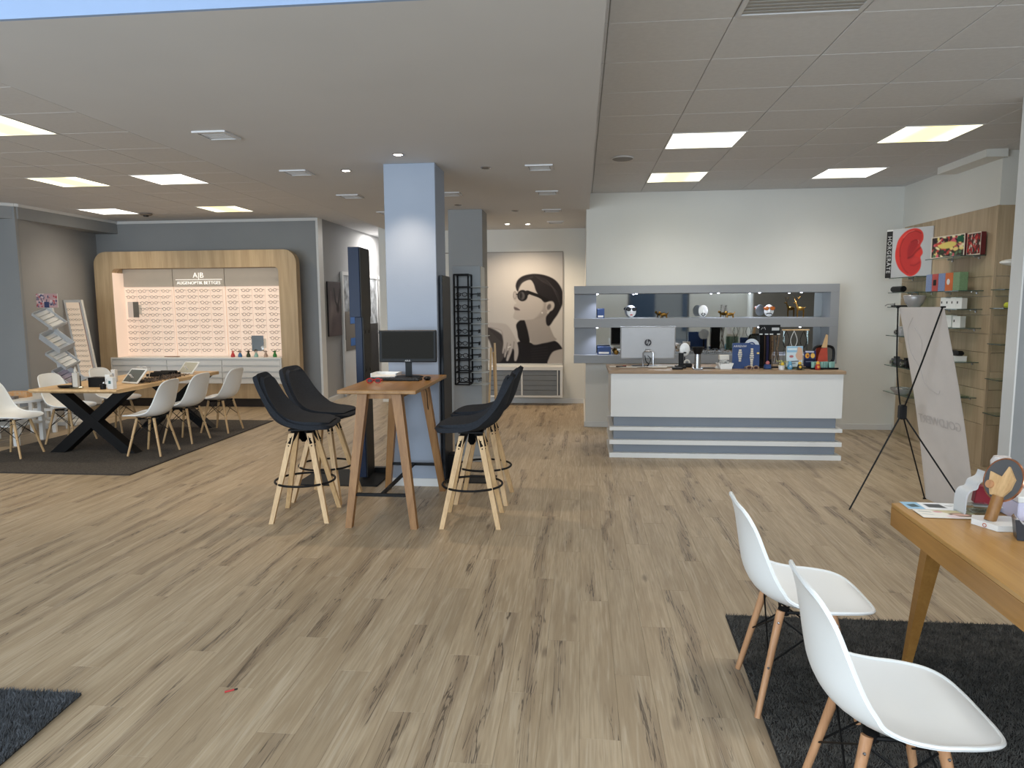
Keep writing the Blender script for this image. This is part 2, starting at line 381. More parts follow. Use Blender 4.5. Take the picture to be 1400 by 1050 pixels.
def text(name, s, size, m_, parent=None, loc=(0, 0, 0), rot=(PI/2, 0, 0), ext=.001, align='CENTER', sp=1.0, off=0):
    c = bpy.data.curves.new(name, 'FONT'); c.body = s; c.size = size; c.extrude = ext; c.align_x = align; c.align_y = 'CENTER'; c.space_character = sp; c.offset = off
    c.resolution_u = 3; c.materials.append(m_); o = bpy.data.objects.new(name, c); COL.objects.link(o)
    me = bpy.data.meshes.new_from_object(o.evaluated_get(bpy.context.evaluated_depsgraph_get())); bpy.data.objects.remove(o); o = bpy.data.objects.new(name, me); COL.objects.link(o)
    if parent: o.parent = parent
    o.location = loc; o.rotation_euler = rot; return o
# ================================================================ STRUCTURE
# ---- floor: slab plus single planks
floor = struct('floor', B(-10, 6, -3, 15.2, -.12, -.004), mat('floor_underlay', (70, 58, 46), .9, var=.1))
def plank_mb(mb, i, j):
    off = ((i*.6180339) % 1.0)*PL; x0 = i*PW; y0 = j*PL-off
    y1 = min(y0+PL, 15.1); y0 = max(y0, -2.5)
    if y1-y0 < .05: return False
    mb.box(x0+.0003, x0+PW-.0003, y0+.0003, y1-.0003, -.004, 0, .0007); return True
cand = []
for i in range(int(-9/PW), int(4.8/PW)):
    for j in range(-2, 14):
        off = ((i*.6180339) % 1.0)*PL; x = (i+.5)*PW; y = (j+.5)*PL-off
        if y < -2.4 or y > 15: continue
        vis = y > 1.6 and -.95*y-.9 < x < .72*y+.9
        cand.append((0 if vis else 1, x*x+y*y, i, j))
cand.sort()
rest = MB()
for k, (_, _, i, j) in enumerate(cand):
    if k < 300:
        mb = MB()
        if plank_mb(mb, i, j): obj('plank', mb, FM, floor)
    else: plank_mb(rest, i, j)
o = obj('distant_planks', rest, FM, floor); o['kind'] = 'stuff'
# ---- ceilings
struct('trim_6', B(-3.1, .095, 2.85, 2.8695, 2.8, 2.999), mat('bulkhead_blue_paint', (150, 172, 206), .8, var=.03, scale=3))  # slab added over the soffit front, its blue standing for cool daylight
c0 = struct('ceiling', B(-3.1, .095, 2.87, 15.2, 2.8, 2.99), ceil_m)
struct('ceiling_slab', B(-10, 6, -3, 15.3, 3.03, 3.2), ceil_m)
TX0, TY0, TW, TH = -4.81, 7.21, .5965, .583
def tiles(name, x0, x1, y0, y1, ox, oy, tw, th, skip, polyok=None):
    par = struct(name, B(x0, x1, y0, y1, 3.008, 3.03), seam_m)
    n = 0; i0 = math.floor((x0-ox)/tw); i1 = math.ceil((x1-ox)/tw); j0 = math.floor((y0-oy)/th); j1 = math.ceil((y1-oy)/th); restb = MB()
    L = []
    for i in range(i0, i1):
        for j in range(j0, j1):
            if (i, j) in skip: continue
            a, b, c, d = max(x0, ox+i*tw), min(x1, ox+(i+1)*tw), max(y0, oy+j*th), min(y1, oy+(j+1)*th)
            if b-a < .03 or d-c < .03: continue
            L.append((0 if d > 2.6 else 1, a, b, c, d))
    L.sort(key=lambda q: (q[0], q[3]))
    for k, (vis, a, b, c, d) in enumerate(L):
        g = .0025; mb = B(a+g, b-g, c+g, d-g, 3.0, 3.010, .0025)
        if vis == 0 and k < 300: obj('ceiling_tile', mb, tile_m, par)
        else: restb.add(mb.v, mb.f)
    if restb.v: oo = obj('unseen_tiles', restb, tile_m, par); oo['kind'] = 'stuff'
    return par
lampsL = [(0, 0), (-2, 0), (1-1, -4), (-4, 4), (-1, 4)]
lampsL = {(0, 0), (-2, 0), (-4, 4), (-1, 4), (0, -4), (-2, -4)}
cl = tiles('ceiling_left', -9.2, -3.1, -2.4, 15.0, TX0, TY0, TW, TH, lampsL)
RX0, RY0, RW, RH = .74, 6.07, .6115, .588
lampsR = {(0, 0), (3, 0), (0, 3), (3, 3), (0, -6), (3, -6)}
cr = tiles('ceiling_right', .095, 4.7, -2.4, 9.13, RX0, RY0, RW, RH, lampsR | {(0, -5)})
# ---- ceiling lamps
def lampmat(name, cen, edge, st):
    m = bpy.data.materials.new(name); m.use_nodes = True; t = m.node_tree; b = t.nodes['Principled BSDF']
    tc = N(t, 'ShaderNodeTexCoord'); sp_ = N(t, 'ShaderNodeSeparateXYZ'); t.links.new(tc.outputs['Object'], sp_.inputs[0])
    ab = N(t, 'ShaderNodeMath', operation='ABSOLUTE'); t.links.new(sp_.outputs[0], ab.inputs[0])
    r = N(t, 'ShaderNodeMapRange', interpolation_type='SMOOTHSTEP'); r.inputs[1].default_value = .08; r.inputs[2].default_value = .27; t.links.new(ab.outputs[0], r.inputs[0])
    mx = N(t, 'ShaderNodeMix', data_type='RGBA'); t.links.new(r.outputs[0], mx.inputs[0]); mx.inputs[6].default_value = (*cen, 1); mx.inputs[7].default_value = (*edge, 1)
    t.links.new(mx.outputs[2], b.inputs['Emission Color']); b.inputs['Emission Strength'].default_value = st; b.inputs['Base Color'].default_value = (.8, .8, .75, 1); return m
lm_y = lampmat('lamp_diffuser_yellow', (.60, .50, .20), (1.0, .94, .66), PANEL_E)
lm_w = lampmat('lamp_diffuser_white', (.66, .61, .46), (1.0, .97, .9), PANEL_E)
lamps = [('L', (0, 0), lm_w, 'square ceiling light in the left tile ceiling, brightest of the near pair'), ('L', (-2, 0), lm_y, 'yellowish square ceiling light left of the bright white one over the long table'),
         ('L', (-4, 4), lm_w, 'square ceiling light tucked against the grey bulkhead in the left corner'), ('L', (-1, 4), lm_y, 'yellow square ceiling light close to the wall above the wooden spectacle display'),
         ('L', (0, -4), lm_y, 'square ceiling light cut off by the left picture edge'),
         ('R', (0, 0), lm_w, 'bright white square ceiling light above the white reception counter'), ('R', (3, 0), lm_y, 'large yellow square ceiling light near the right wall'),
         ('R', (0, 3), lm_y, 'yellowish square ceiling light closest to the white back wall, left of its pair'), ('R', (3, 3), lm_w, 'square ceiling light near the back wall corner beside the oak shelf board')]
lamps += [('L', (-2, -4), lm_y, None), ('R', (0, -6), lm_w, None), ('R', (3, -6), lm_w, None)]
for side, (i, j), lm, lab in lamps:
    ox, oy, tw, th = (TX0, TY0, TW, TH) if side == 'L' else (RX0, RY0, RW, RH)
    cx, cy2 = ox+(i+.5)*tw, oy+(j+.5)*th
    t_ = thing('ceiling_light', lab or ('square ceiling light overhead left of the camera', 'square ceiling light overhead near the plaster ceiling edge', 'square ceiling light overhead by the right wall')[0 if side == 'L' else (1 if i == 0 else 2)], 'ceiling light', (cx, cy2, 3.0), 0, 'square ceiling lights')
    fr = MB(); g = .012
    for a in ((-tw/2, tw/2, -th/2, -th/2+g), (-tw/2, tw/2, th/2-g, th/2), (-tw/2, -tw/2+g, -th/2+g, th/2-g), (tw/2-g, tw/2, -th/2+g, th/2-g)): fr.box(*a, -.004, .008)
    obj('frame', fr, trim_m, t_); obj('diffuser', B(-tw/2+g, tw/2-g, -th/2+g, th/2-g, -.001, .006), lm, t_)
    l = bpy.data.lights.new('lamp_light', 'SPOT'); l.energy = LAMP_W; l.spot_size = 2.7; l.spot_blend = 1; l.color = (1, .86, .68) if side == 'L' else (1, .95, .88); l.shadow_soft_size = .22
    lo = bpy.data.objects.new('lamp_light', l); COL.objects.link(lo); lo.parent = t_; lo.location = (0, 0, -.03)
# grey ventilation tile
t_ = thing('ceiling_grille', 'darker grey ventilation tile in the right ceiling at the top of the picture', 'vent', (RX0+.5*RW, RY0-4.5*RH, 3.0))
g_ = MB(); 
for k in range(14): g_.box(-RW/2+.03, RW/2-.03, -RH/2+.03+k*.038, -RH/2+.052+k*.038, .0, .006)
obj('slat', g_, mat('vent_grey', (168, 165, 160), .7, var=.05), t_)
fr = MB()
for a in ((-.3, .3, -.29, -.265), (-.3, .3, .265, .29), (-.3, -.275, -.265, .265), (.275, .3, -.265, .265)): fr.box(*a, -.003, .006)
obj('frame', fr, ceil_m, t_); obj('backing', B(-.275, .275, -.265, .265, .006, .008), mat('vent_dark', (140, 138, 134), .8), t_)
# small square vents and downlights in the plaster ceiling
vp = [(-2.55, 4.84, 'small square ceiling vent nearest the camera on the left of the plaster ceiling'), (-2.55, 6.25, 'small square ceiling vent left of the front blue column'), (-2.53, 7.65, 'third small square vent along the left edge of the plaster ceiling'), (-2.5, 9.05, 'farthest square vent on the left row of the plaster ceiling'),
      (-1.42, 7.65, 'small square ceiling vent seen between the two blue columns'), (-.37, 6.3, 'nearest small square vent on the right row of the plaster ceiling'), (-.37, 7.7, 'second small square vent on the right row of the plaster ceiling'), (-.38, 9.15, 'third small square vent on the right row, near the alcove'), (-.38, 10.45, 'faint last square vent just before the alcove wall')]
v0 = None
for x, y, lab in vp:
    if v0 is None:
        v0 = thing('ceiling_vent', lab, 'vent', (x, y, 2.8), 0, 'small square ceiling vents'); fr = MB()
        for a in ((-.12, .12, -.12, -.095), (-.12, .12, .095, .12), (-.12, -.095, -.095, .095), (.095, .12, -.095, .095)): fr.box(*a, -.012, .001)
        obj('frame', fr, ceil_m, v0); obj('backing', B(-.095, .095, -.095, .095, -.004, .001), mat('vent_backing', (140, 134, 126), .8), v0)
        for k in range(5): obj('slat', B(-.09, .09, -.082+k*.036, -.066+k*.036, -.008, -.004), ceil_m, v0)
    else: dup(v0, (x, y, 2.8), 0, lab)
em_on = mat('downlight_lit', (255, 250, 240), emit=14); dk = mat('downlight_off', (40, 36, 32), .4)
for x, y, on, lab in [(-1.46, 5.63, 1, 'lit recessed spotlight just in front of the front blue column'), (-2.09, 6.22, 1, 'lit recessed spotlight left of the front blue column'), (-.84, 6.26, 0, 'unlit dark recessed spotlight right of the front blue column'),
                      (-1.48, 8.49, 0, 'unlit dark recessed spotlight close to the rear blue column'), (-.85, 9.11, 0, 'unlit dark recessed spotlight right of the rear column'), (-1.1, 10.55, 1, 'left of two tiny lit spotlights above the portrait alcove'), (-.8, 10.6, 1, 'right of two tiny lit spotlights above the portrait alcove')]:
    t_ = thing('downlight', lab, 'spotlight', (x, y, 2.8), 0, 'recessed ceiling spotlights')
    obj('trim_ring', MB().ring((0, 0, -.002), .043, .006, 20, 6), chrome, t_, True)
    obj('lamp', MB().lathe([(.038, -.001), (.03, -.006), (.001, -.007)], n=16), em_on if on else dk, t_)
    if on:
        l = bpy.data.lights.new('downlight_beam', 'SPOT'); l.energy = 38 if y < 7 else 42; l.spot_size = 1.5 if y < 7 else 2.5; l.spot_blend = .7; l.color = (1, .80, .58); l.shadow_soft_size = .04
        lo = bpy.data.objects.new('downlight_beam', l); COL.objects.link(lo); lo.parent = t_; lo.location = (0, 0, -.02)
t_ = thing('ceiling_speaker', 'flat round grey ceiling speaker in the right tile ceiling', 'speaker', (.39, 7.0, 3.0))
obj('grille', MB().lathe([(.1, -.012), (.09, -.018), (.001, -.018)], n=24), mat('speaker_grey', (140, 138, 136), .7), t_, True); obj('rim', MB().ring((0, 0, -.006), .102, .008, 24, 6), ceil_m, t_, True)
t_ = thing('smoke_detector', 'small round smoke detector on the left ceiling near the display wall', 'detector', (-6.5, 10.1, 3.0))
obj('base', MB().lathe([(.09, 0), (.09, -.02), (.07, -.03), (.001, -.03)], n=20), mat('detector_grey', (120, 112, 104), .6), t_, True); obj('sensor', MB().lathe([(.04, -.03), (.035, -.05), (.001, -.05)], n=14), dk, t_, True)
# ---- walls
struct('wall_back_right', B(.06, 4.05, 9.13, 11.4, 0, 3.0), white_wall)
struct('wall_alcove', B(-3.3, .06, 11.33, 11.5, 0, 3.0), white_wall)
struct('wall_right', MB().prism([(3.91, 9.3), (3.91, 7.13), (4.9, 7.13), (4.9, 9.3)], 0, 3.02, 'z'), white_wall)
struct('wall_beam', B(3.72, 3.91, 7.05, 7.95, 2.93, 3.0), white_wall)
struct('wall_nook', B(4.7, 4.85, 5.2, 7.2, 0, 3.0), white_wall)
struct('wall_partition', B(3.04, 4.85, 5.2, 5.33, 0, 3.0), grey_wall)
struct('trim_1', B(3.028, 3.0399, 5.198, 5.332, 0, 3.0), trim_m)
struct('wall_right_front', B(4.7, 4.85, -2.5, 5.2, 0, 3.0), white_wall)
struct('wall_display', B(-8.6, -4.18, 11.0, 11.15, 0, 3.0), grey_wall)
struct('wall_corridor', B(-4.33, -4.181, 11.15, 15.1, 0, 3.0), taupe_wall)
struct('wall_corridor_end', B(-4.33, -3.0, 15.0, 15.15, 0, 3.0), taupe_wall)
struct('wall_corridor_right', B(-3.3, -3.15, 11.5, 15.1, 0, 3.0), taupe_wall)
struct('wall_left_rear', MB().prism([(-7.6, 8.9), (-7.98, 11.0), (-8.7, 11.0), (-8.7, 8.9)], 0, 3.0, 'z'), taupe_wall)
struct('wall_left_pier', MB().prism([(-7.602, 8.898), (-9.2, 8.898), (-9.2, 8.95), (-7.602, 8.95)], 0, 3.0, 'z'), grey_wall)
struct('wall_left', B(-9.2, -9.05, -2.5, 8.95, 0, 3.0), grey_wall)
struct('wall_bulkhead', MB().prism([(-7.59, 11.0), (-7.59, 8.95), (-8.3, 8.05), (-9.1, 8.0), (-9.1, 11.0)], 2.8, 2.96, 'z'), grey_wall)
struct('trim_2', MB().prism([(-7.57, 11.0), (-7.57, 8.94), (-8.28, 8.03), (-9.1, 7.98), (-9.1, 11.0)], 2.96, 2.999, 'z'), trim_m)
struct('trim_3', B(-7.6, -4.20, 10.975, 11.0, 2.955, 2.999), trim_m)
struct('trim_4', B(-4.215, -4.178, 10.965, 11.16, 0, 2.999), trim_m)
# shop front behind the camera
struct('wall_front_sill', B(-9.2, 4.85, -2.55, -2.4, 0, .38), grey_wall); struct('wall_front_header', B(-9.2, 4.85, -2.55, -2.4, 2.7, 3.0), grey_wall)
l = bpy.data.lights.new('corridor_lamp', 'AREA'); l.shape = 'RECTANGLE'; l.size = .5; l.size_y = .5; l.energy = 42; l.color = (1, .95, .9)  # unseen area light added to brighten the dark corridor
lo = bpy.data.objects.new('corridor_lamp', l); COL.objects.link(lo); lo.location = (-3.72, 13.6, 2.98)
struct('wall_front', MB().box(-.42, 1.336, -2.55, -2.4, .38, 2.1).box(3.09, 4.85, -2.55, -2.4, .38, 2.1), white_wall)
for k, x0 in ((8, -.42), (9, 3.09)): obj('pane', B(x0+.06, x0+1.70, -2.485, -2.475, 2.16, 2.64), clear_gl, struct('window_%d' % k, MB().box(x0, x0+.06, -2.52, -2.44, 2.1, 2.7).box(x0+1.70, x0+1.756, -2.52, -2.44, 2.1, 2.7).box(x0+.06, x0+1.70, -2.52, -2.44, 2.1, 2.16).box(x0+.06, x0+1.70, -2.52, -2.44, 2.64, 2.7), mat('window_frame_grey', (90, 94, 100), .5, var=.03)))  # high windows made up to go with the added seat fill
for k in (0, 1, 2, 3, 4, 6):
    x0 = -9.2+k*1.756
    wd = struct('window_%d' % (k+1), MB().box(x0, x0+.06, -2.52, -2.44, .38, 2.7).box(x0+1.70, x0+1.756, -2.52, -2.44, .38, 2.7).box(x0+.06, x0+1.70, -2.52, -2.44, .38, .44).box(x0+.06, x0+1.70, -2.52, -2.44, 2.64, 2.7), mat('window_frame_grey', (90, 94, 100), .5, var=.03))
    obj('pane', B(x0+.06, x0+1.70, -2.485, -2.475, .44, 2.64), clear_gl, wd)
struct('pavement', B(-14, 14, -16, -2.6, -.2, -.08), mat('pavement_grey', (120, 120, 118), .9, var=.1, scale=3))
fac = struct('facade_opposite', B(-14, 14, -16.3, -16, -.1, 7), mat('street_facade_render', (168, 160, 150), .9, var=.08, scale=.5))
for k in range(9):
    for zz in (.3, 3.6):
        fo = obj('window', MB().box(-12.6+k*2.9, -11+k*2.9, -16.02, -15.95, zz, zz+1.9), mat('facade_window', (70, 82, 96), .15), fac)
# columns
def column(name, x0, x1, y0, y1, m_):
    o = struct(name, B(x0, x1, y0, y1, 0, 2.8, .004), m_)
    struct('baseboard', MB().box(x0-.012, x1+.012, y0-.012, y0-.0005, 0, .07).box(x1+.0005, x1+.012, y0, y1, 0, .07).box(x0-.012, x0-.0005, y0, y1, 0, .07), trim_m, o)
column('column', -1.685, -1.24, 5.985, 6.4, blue_wall); column('column', -1.685, -1.247, 8.9, 9.34, grey_wall)
struct('baseboard_back', B(.08, 3.9, 9.115, 9.13, 0, .07), trim_m); struct('baseboard_back_end', B(.045, .06, 9.115, 11.33, 0, .07), trim_m)
struct('baseboard_alcove', B(-3.0, .045, 11.315, 11.33, 0, .08), trim_m)
struct('baseboard_corridor', B(-4.18, -4.165, 11.17, 15, 0, .08), trim_m)
# doors on the corridor wall
for k, (y0, y1, lab) in enumerate([(12.0, 12.95, 0), (13.45, 14.05, 0), (14.12, 14.9, 0)]):
    d = struct('door_%d' % (k+1), MB().box(-4.178, -4.14, y0-.06, y0, 0, 2.2).box(-4.178, -4.14, y1, y1+.05, 0, 2.2).box(-4.178, -4.14, y0, y1, 2.14, 2.2), trim_m)
    if k == 0:
        obj('leaf', B(-4.177, -4.15, y0, y1, .02, 1.0), trim_m, d)
        obj('pane', B(-4.176, -4.156, y0, y1, 1.0, 2.14), mat('door_glass_bright', (200, 206, 212), .1, var=.25, scale=5, rgb2=(110, 112, 112)), d)
        obj('notice_panel', B(-4.15, -4.146, y0+.05, y0+.85, .8, 1.5), mat('notice_taupe', (120, 112, 102), .6), d)
        obj('blue_notice', B(-4.146, -4.142, y0+.3, y0+.6, 1.28, 1.42), mat('notice_blue', (52, 108, 180), .5), d, label='blue notice'); obj('blue_notice', B(-4.146, -4.142, y0+.3, y0+.6, .88, 1.02), MATS['notice_blue'], d, label='blue notice')
    else:
        obj('leaf', B(-4.177, -4.15, y0, y1, .02, 1.25 if k == 1 else .9), mat('door_dark', (44, 40, 38), .6) if k == 1 else trim_m, d)
        obj('pane', B(-4.176, -4.156, y0, y1, 1.25 if k == 1 else .9, 2.14), MATS['door_glass_bright'] if k == 1 else mat('door_glass_white', (196, 198, 196), .2, var=.08), d)
    obj('handle', MB().tube([(-4.14, y1-.1, 1.05), (-4.09, y1-.1, 1.05), (-4.09, y1-.22, 1.05)], .01, 6), chrome, d)
# alcove recess frame
al = MB().box(-2.4, -.29, 11.31, 11.33, 2.43, 2.445).box(-.3, -.285, 11.31, 11.33, .14, 2.43)
struct('trim_5', al, mat('recess_edge', (150, 146, 142), .8))
# ================================================================ FURNITURE
def catmull(P, n):
    return smoothpts(P, n, False)
def shell_mesh(prof, across, n=4, thick=.007, power=2.2):
    """prof rows: (x, z, half width, edge lift, lift dir x, lift dir z)"""
    R = catmull(prof, n); top = []; K = len(R)
    for r in R:
        x, z, hw, lift, lx, lz = r; row = []
        for k in range(across+1):
            t = -1+2*k/across; te = math.sin(t*PI/2)*.55+t*.45
            l = lift*abs(te)**power; row.append(Vector((x+lx*l, te*hw, z+lz*l)))
        top.append(row)
    # normals by differences
    bot = []
    for i in range(K):
        row = []
        for k in range(across+1):
            a = top[min(i+1, K-1)][k]-top[max(i-1, 0)][k]; b = top[i][min(k+1, across)]-top[i][max(k-1, 0)]
            nn = a.cross(b); nn.normalize(); row.append(top[i][k]-nn*thick)
        bot.append(row)
    mb = MB(); mb.grid(top); off = len(mb.v); mb.grid(bot); C = across+1
    idx = [(0, k) for k in range(C)]+[(i, C-1) for i in range(1, K)]+[(K-1, k) for k in range(C-2, -1, -1)]+[(i, 0) for i in range(K-2, 0, -1)]
    L = len(idx)
    for q in range(L):
        a = idx[q][0]*C+idx[q][1]; b = idx[(q+1) % L][0]*C+idx[(q+1) % L][1]; mb.f.append((a, b, off+b, off+a))
    return mb
def rim_path(prof, across, n, power=2.2, thick=.0075):
    R = catmull(prof, n); rows = []
    for x, z, hw, lift, lx, lz in R:
        rows.append([Vector((x+lx*lift*abs(te)**power, te*hw, z+lz*lift*abs(te)**power)) for te in [math.sin((-1+2*k/across)*PI/2)*.55+(-1+2*k/across)*.45 for k in range(across+1)]])
    return rows[0]+[r[-1] for r in rows[1:]]+rows[-1][::-1][1:]+[r[0] for r in rows[::-1][1:-1]]
# ---- white shell side chair (faces local +X)
def make_shell_chair(label, loc, rz, group, legm):
    t_ = thing('shell_chair', label, 'chair', loc, rz, group)
    prof = [(-.260, .812, .04, .0, 1, .1), (-.258, .809, .085, .001, 1, .1), (-.253, .800, .128, .006, 1, .1), (-.246, .778, .163, .014, 1, .1), (-.236, .73, .186, .028, 1, .1), (-.226, .66, .202, .044, 1, .1), (-.216, .59, .214, .060, 1, .12), (-.203, .53, .222, .072, .95, .3), (-.172, .473, .228, .074, .8, .6), (-.115, .436, .230, .060, .4, .9),
            (-.04, .420, .230, .045, .1, 1), (.04, .418, .229, .034, 0, 1), (.10, .424, .223, .026, 0, 1), (.15, .429, .213, .018, 0, 1), (.185, .432, .200, .012, 0, 1), (.212, .432, .182, .007, 0, 1), (.232, .430, .155, .003, 0, 1), (.245, .426, .118, .0, 0, 1), (.252, .422, .07, .0, 0, 1), (.254, .420, .03, .0, 0, 1)]
    obj('shell', shell_mesh(prof, 18, 3, .0075), white_pl, t_, True)
    obj('rim', MB().tube(rim_path(prof, 18, 3), .0062, 6, closed=True), white_pl, t_, True)
    for sx in (-1, 1):
        for sy in (-1, 1):
            top = Vector((sx*.095, sy*.12, .405)); ft = Vector((sx*.185, sy*.185, 0)); mid = top.lerp(ft, .45)
            lg = obj('leg', MB().tube([top, top.lerp(ft, .3), ft], .0165, 10, .0115), legm, t_, True)
            bo = MB(); 
            for q in (.10, .52): p = top.lerp(ft, q); bo.ball((p.x+sx*.004, p.y+sy*.0155, p.z), .005, 6)
            obj('bolt', bo, chrome, lg)
    fr = MB()
    for sx in (-1, 1): fr.tube([(sx*.095, -.125, .398), (sx*.07, 0, .392), (sx*.095, .125, .398)], .006, 6)
    for sy in (-1, 1): fr.tube([(-.1, sy*.12, .398), (.1, sy*.12, .398)], .006, 6)
    P = lambda sx, sy, q: Vector((sx*.095, sy*.12, .405)).lerp(Vector((sx*.185, sy*.185, 0)), q)
    for a, b in (((-1, -1), (-1, 1)), ((-1, 1), (1, 1)), ((1, 1), (1, -1)), ((1, -1), (-1, -1))):
        fr.tube([P(*a, .06), P(*b, .50)], .0035, 5); fr.tube([P(*b, .06), P(*a, .50)], .0035, 5)
    obj('wire_frame', fr, black_m, t_)
    for sx in (-1, 1):
        for sy in (-1, 1): obj('mount', MB().lathe([(.022, 0), (.022, .022), (.001, .022)], (sx*.08, sy*.105, .386), 10), black_pl, t_)
    return t_
gA = 'white shell chairs at the honey oak desk'; gB = 'white shell chairs around the long table'
cA = make_shell_chair('white moulded shell chair, farther of the pair at the honey oak desk', (.870, 2.79, .014), -.02, gA, beech_red)
dup(cA, (.885, 2.0, .014), -.03, 'white moulded shell chair closest to the camera, cut by the bottom picture edge')
cB = make_shell_chair('white shell chair nearest the camera on the right side of the long table', (-4.655, 7.11, .012), PI+.02, gB, beech)
for loc, rz, lab in [((-4.68, 7.80, .012), PI-.05, 'middle white shell chair of the three on the right of the long table'), ((-4.60, 8.48, .012), PI-.03, 'white shell chair at the far end of the row, in front of the white drawers'),
                     ((-6.10, 6.88, .012), .10, 'white shell chair cut off by the left picture edge beside the long table'), ((-6.05, 7.66, .012), .0, 'white shell chair behind the long table, beside the white kids table'), ((-5.98, 8.42, .012), -.03, 'white shell chair whose curved backrest rises behind the small boxes on the long table')]:
    dup(cB, loc, rz, lab)
# ---- bar stool
def make_stool(label, loc, rz):
    t_ = thing('bar_stool', label, 'bar stool', loc, rz, 'anthracite bar stools')
    prof = [(-.300, 1.105, .06, .0, 1, 0), (-.296, 1.10, .12, .004, 1, 0), (-.288, 1.07, .160, .014, 1, 0), (-.268, 1.00, .190, .030, 1, 0), (-.243, .92, .208, .050, 1, 0), (-.215, .85, .222, .068, 1, .1), (-.18, .79, .232, .075, .9, .4), (-.125, .745, .238, .066, .6, .8), (-.05, .722, .24, .045, .2, 1), (.04, .716, .24, .028, 0, 1), (.13, .722, .234, .014, 0, 1), (.2, .730, .212, .004, 0, 1), (.245, .728, .17, -.002, 0, 1), (.262, .716, .10, -.004, 0, 1)]
    obj('shell', shell_mesh(prof, 16, 3, .032), dark_fab, t_, True)
    pp = [(-.255, 1.07, .08, .01, 1, 0), (-.252, 1.05, .128, .014, 1, 0), (-.236, .98, .162, .026, 1, 0), (-.212, .90, .182, .042, 1, 0), (-.18, .835, .196, .052, 1, .1), (-.135, .785, .204, .05, .8, .6), (-.07, .754, .208, .036, .3, 1), (.02, .745, .21, .02, 0, 1), (.12, .748, .203, .009, 0, 1), (.19, .750, .178, .0, 0, 1), (.228, .742, .12, -.004, 0, 1)]
    obj('cushion', shell_mesh(pp, 14, 3, .03), dark_fab2, t_, True)
    obj('mounting_plate', MB().box(-.09, .09, -.09, .09, .672, .686, .003), black_m, t_)
    br = MB()
    for s in ((1, 0), (0, 1)):
        for k in (-1, 1): br.prism([(-.02, .675), (.02, .675), (.03, .60), (.012, .575), (-.012, .575), (-.03, .60)], -.006, .006, 'y')
    for sx in (-1, 1):
        for sy in (-1, 1):
            br.beam((sx*.045, sy*.045, .68), (sx*.088, sy*.088, .575), .045, .03)
            top = (sx*.066, sy*.066, .655); ft = (sx*.205, sy*.205, 0)
            lg = obj('leg', MB().sqleg(top, ft, .0205, .0165), beech, t_)
            d = Vector(ft)-Vector(top); bo = MB()
            for q in (.06, .14): p = Vector(top)+d*q; bo.ball((p.x, p.y+sy*.020, p.z), .0055, 6); bo.ball((p.x+sx*.020, p.y, p.z), .0055, 6)
            obj('bolt', bo, black_m, lg)
    obj('bracket', br, black_m, t_)
    obj('foot_ring', MB().ring((0, 0, .28), .222, .0085, 36, 8), black_m, t_, True)
    return t_
st = make_stool('anthracite bar stool left of the tall table, nearer the camera', (-2.10, 5.06, 0), .12)
dup(st, (-2.125, 5.575, 0), -.10, 'anthracite bar stool left of the tall table, the rear one beside the black base plate')
dup(st, (-.80, 5.03, 0), PI+.05, 'anthracite bar stool right of the tall table, nearer the camera')
dup(st, (-.795, 5.64, 0), PI-.02, 'anthracite bar stool right of the tall table, mostly hidden behind the nearer one')
# ---- tall table
t_ = thing('bar_table', 'tall narrow oiled oak table with splayed legs and black steel stretchers', 'bar table', (0, 0, 0))
obj('tabletop', B(-1.745, -1.165, 4.83, 6.0-.03, .972, 1.0, .004), oak_top, t_)
ap = MB().box(-1.60, -1.31, 4.935, 4.96, .925, .972).box(-1.60, -1.31, 5.80, 5.825, .925, .972)
obj('apron', ap, oak_or, t_); obj('apron', MB().box(-1.60, -1.58, 4.96, 5.80, .925, .972).box(-1.33, -1.31, 4.96, 5.80, .925, .972), oak_or, t_)
tl = {}
for sx in (-1, 1):
    for yy, yt in ((4.80, 4.935), (5.84, 5.80)):
        tp = (-1.455+sx*.125, yt, .972); ft = (-1.432+sx*.242, yy, 0); tl[(sx, yy)] = (Vector(tp), Vector(ft))
        obj('leg', MB().sqleg(tp, ft, .036, .024), oak_or, t_)
def lp(k, z): a, b = tl[k]; return a.lerp(b, (a.z-z)/a.z)
z_ = .235
obj('stretcher', MB().beam(lp((-1, 4.80), z_), lp((1, 4.80), z_), .022, .022), black_m, t_)
obj('stretcher', MB().beam(lp((-1, 5.84), z_), lp((1, 5.84), z_), .022, .022), black_m, t_)
a, b = (lp((-1, 4.80), z_)+lp((1, 4.80), z_))/2, (lp((-1, 5.84), z_)+lp((1, 5.84), z_))/2
obj('stretcher', MB().beam(a, b, .022, .022), black_m, t_)
# monitor on it
t_ = thing('monitor', 'black widescreen monitor facing us on the tall oak table', 'monitor', (-1.44, 5.72, 1.0), .03)
M_ = Matrix.Translation((0, 0, .128)) @ Matrix.Rotation(-.06, 4, 'X')
obj('screen_housing', MB().box(-.242, .242, -.018, .012, 0, .268, .006).xf(M_), black_pl, t_)
obj('screen', MB().box(-.218, .218, -.0195, -.017, .030, .252).xf(M_), mat('screen_off', (40, 39, 36), .6, spec=.08), t_)
obj('neck', MB().box(-.025, .025, .0, .03, .01, .15), black_pl, t_); obj('base', MB().lathe([(.11, 0), (.11, .008), (.09, .013), (.001, .014)], (0, .02, 0), 24, 1.1, .8), black_pl, t_, True)
o = text('maker_mark', 'ASUS', .020, mat('print_white', (210, 210, 210), .5), t_, (0, -.0215, .142)); o.rotation_euler = (PI/2-.06, 0, 0)
t_ = thing('keyboard', 'black computer keyboard lying before the monitor on the tall table', 'keyboard', (-1.50, 5.50, 1.0), .0)
obj('case', B(-.215, .215, -.065, .065, 0, .014, .004), black_pl, t_)
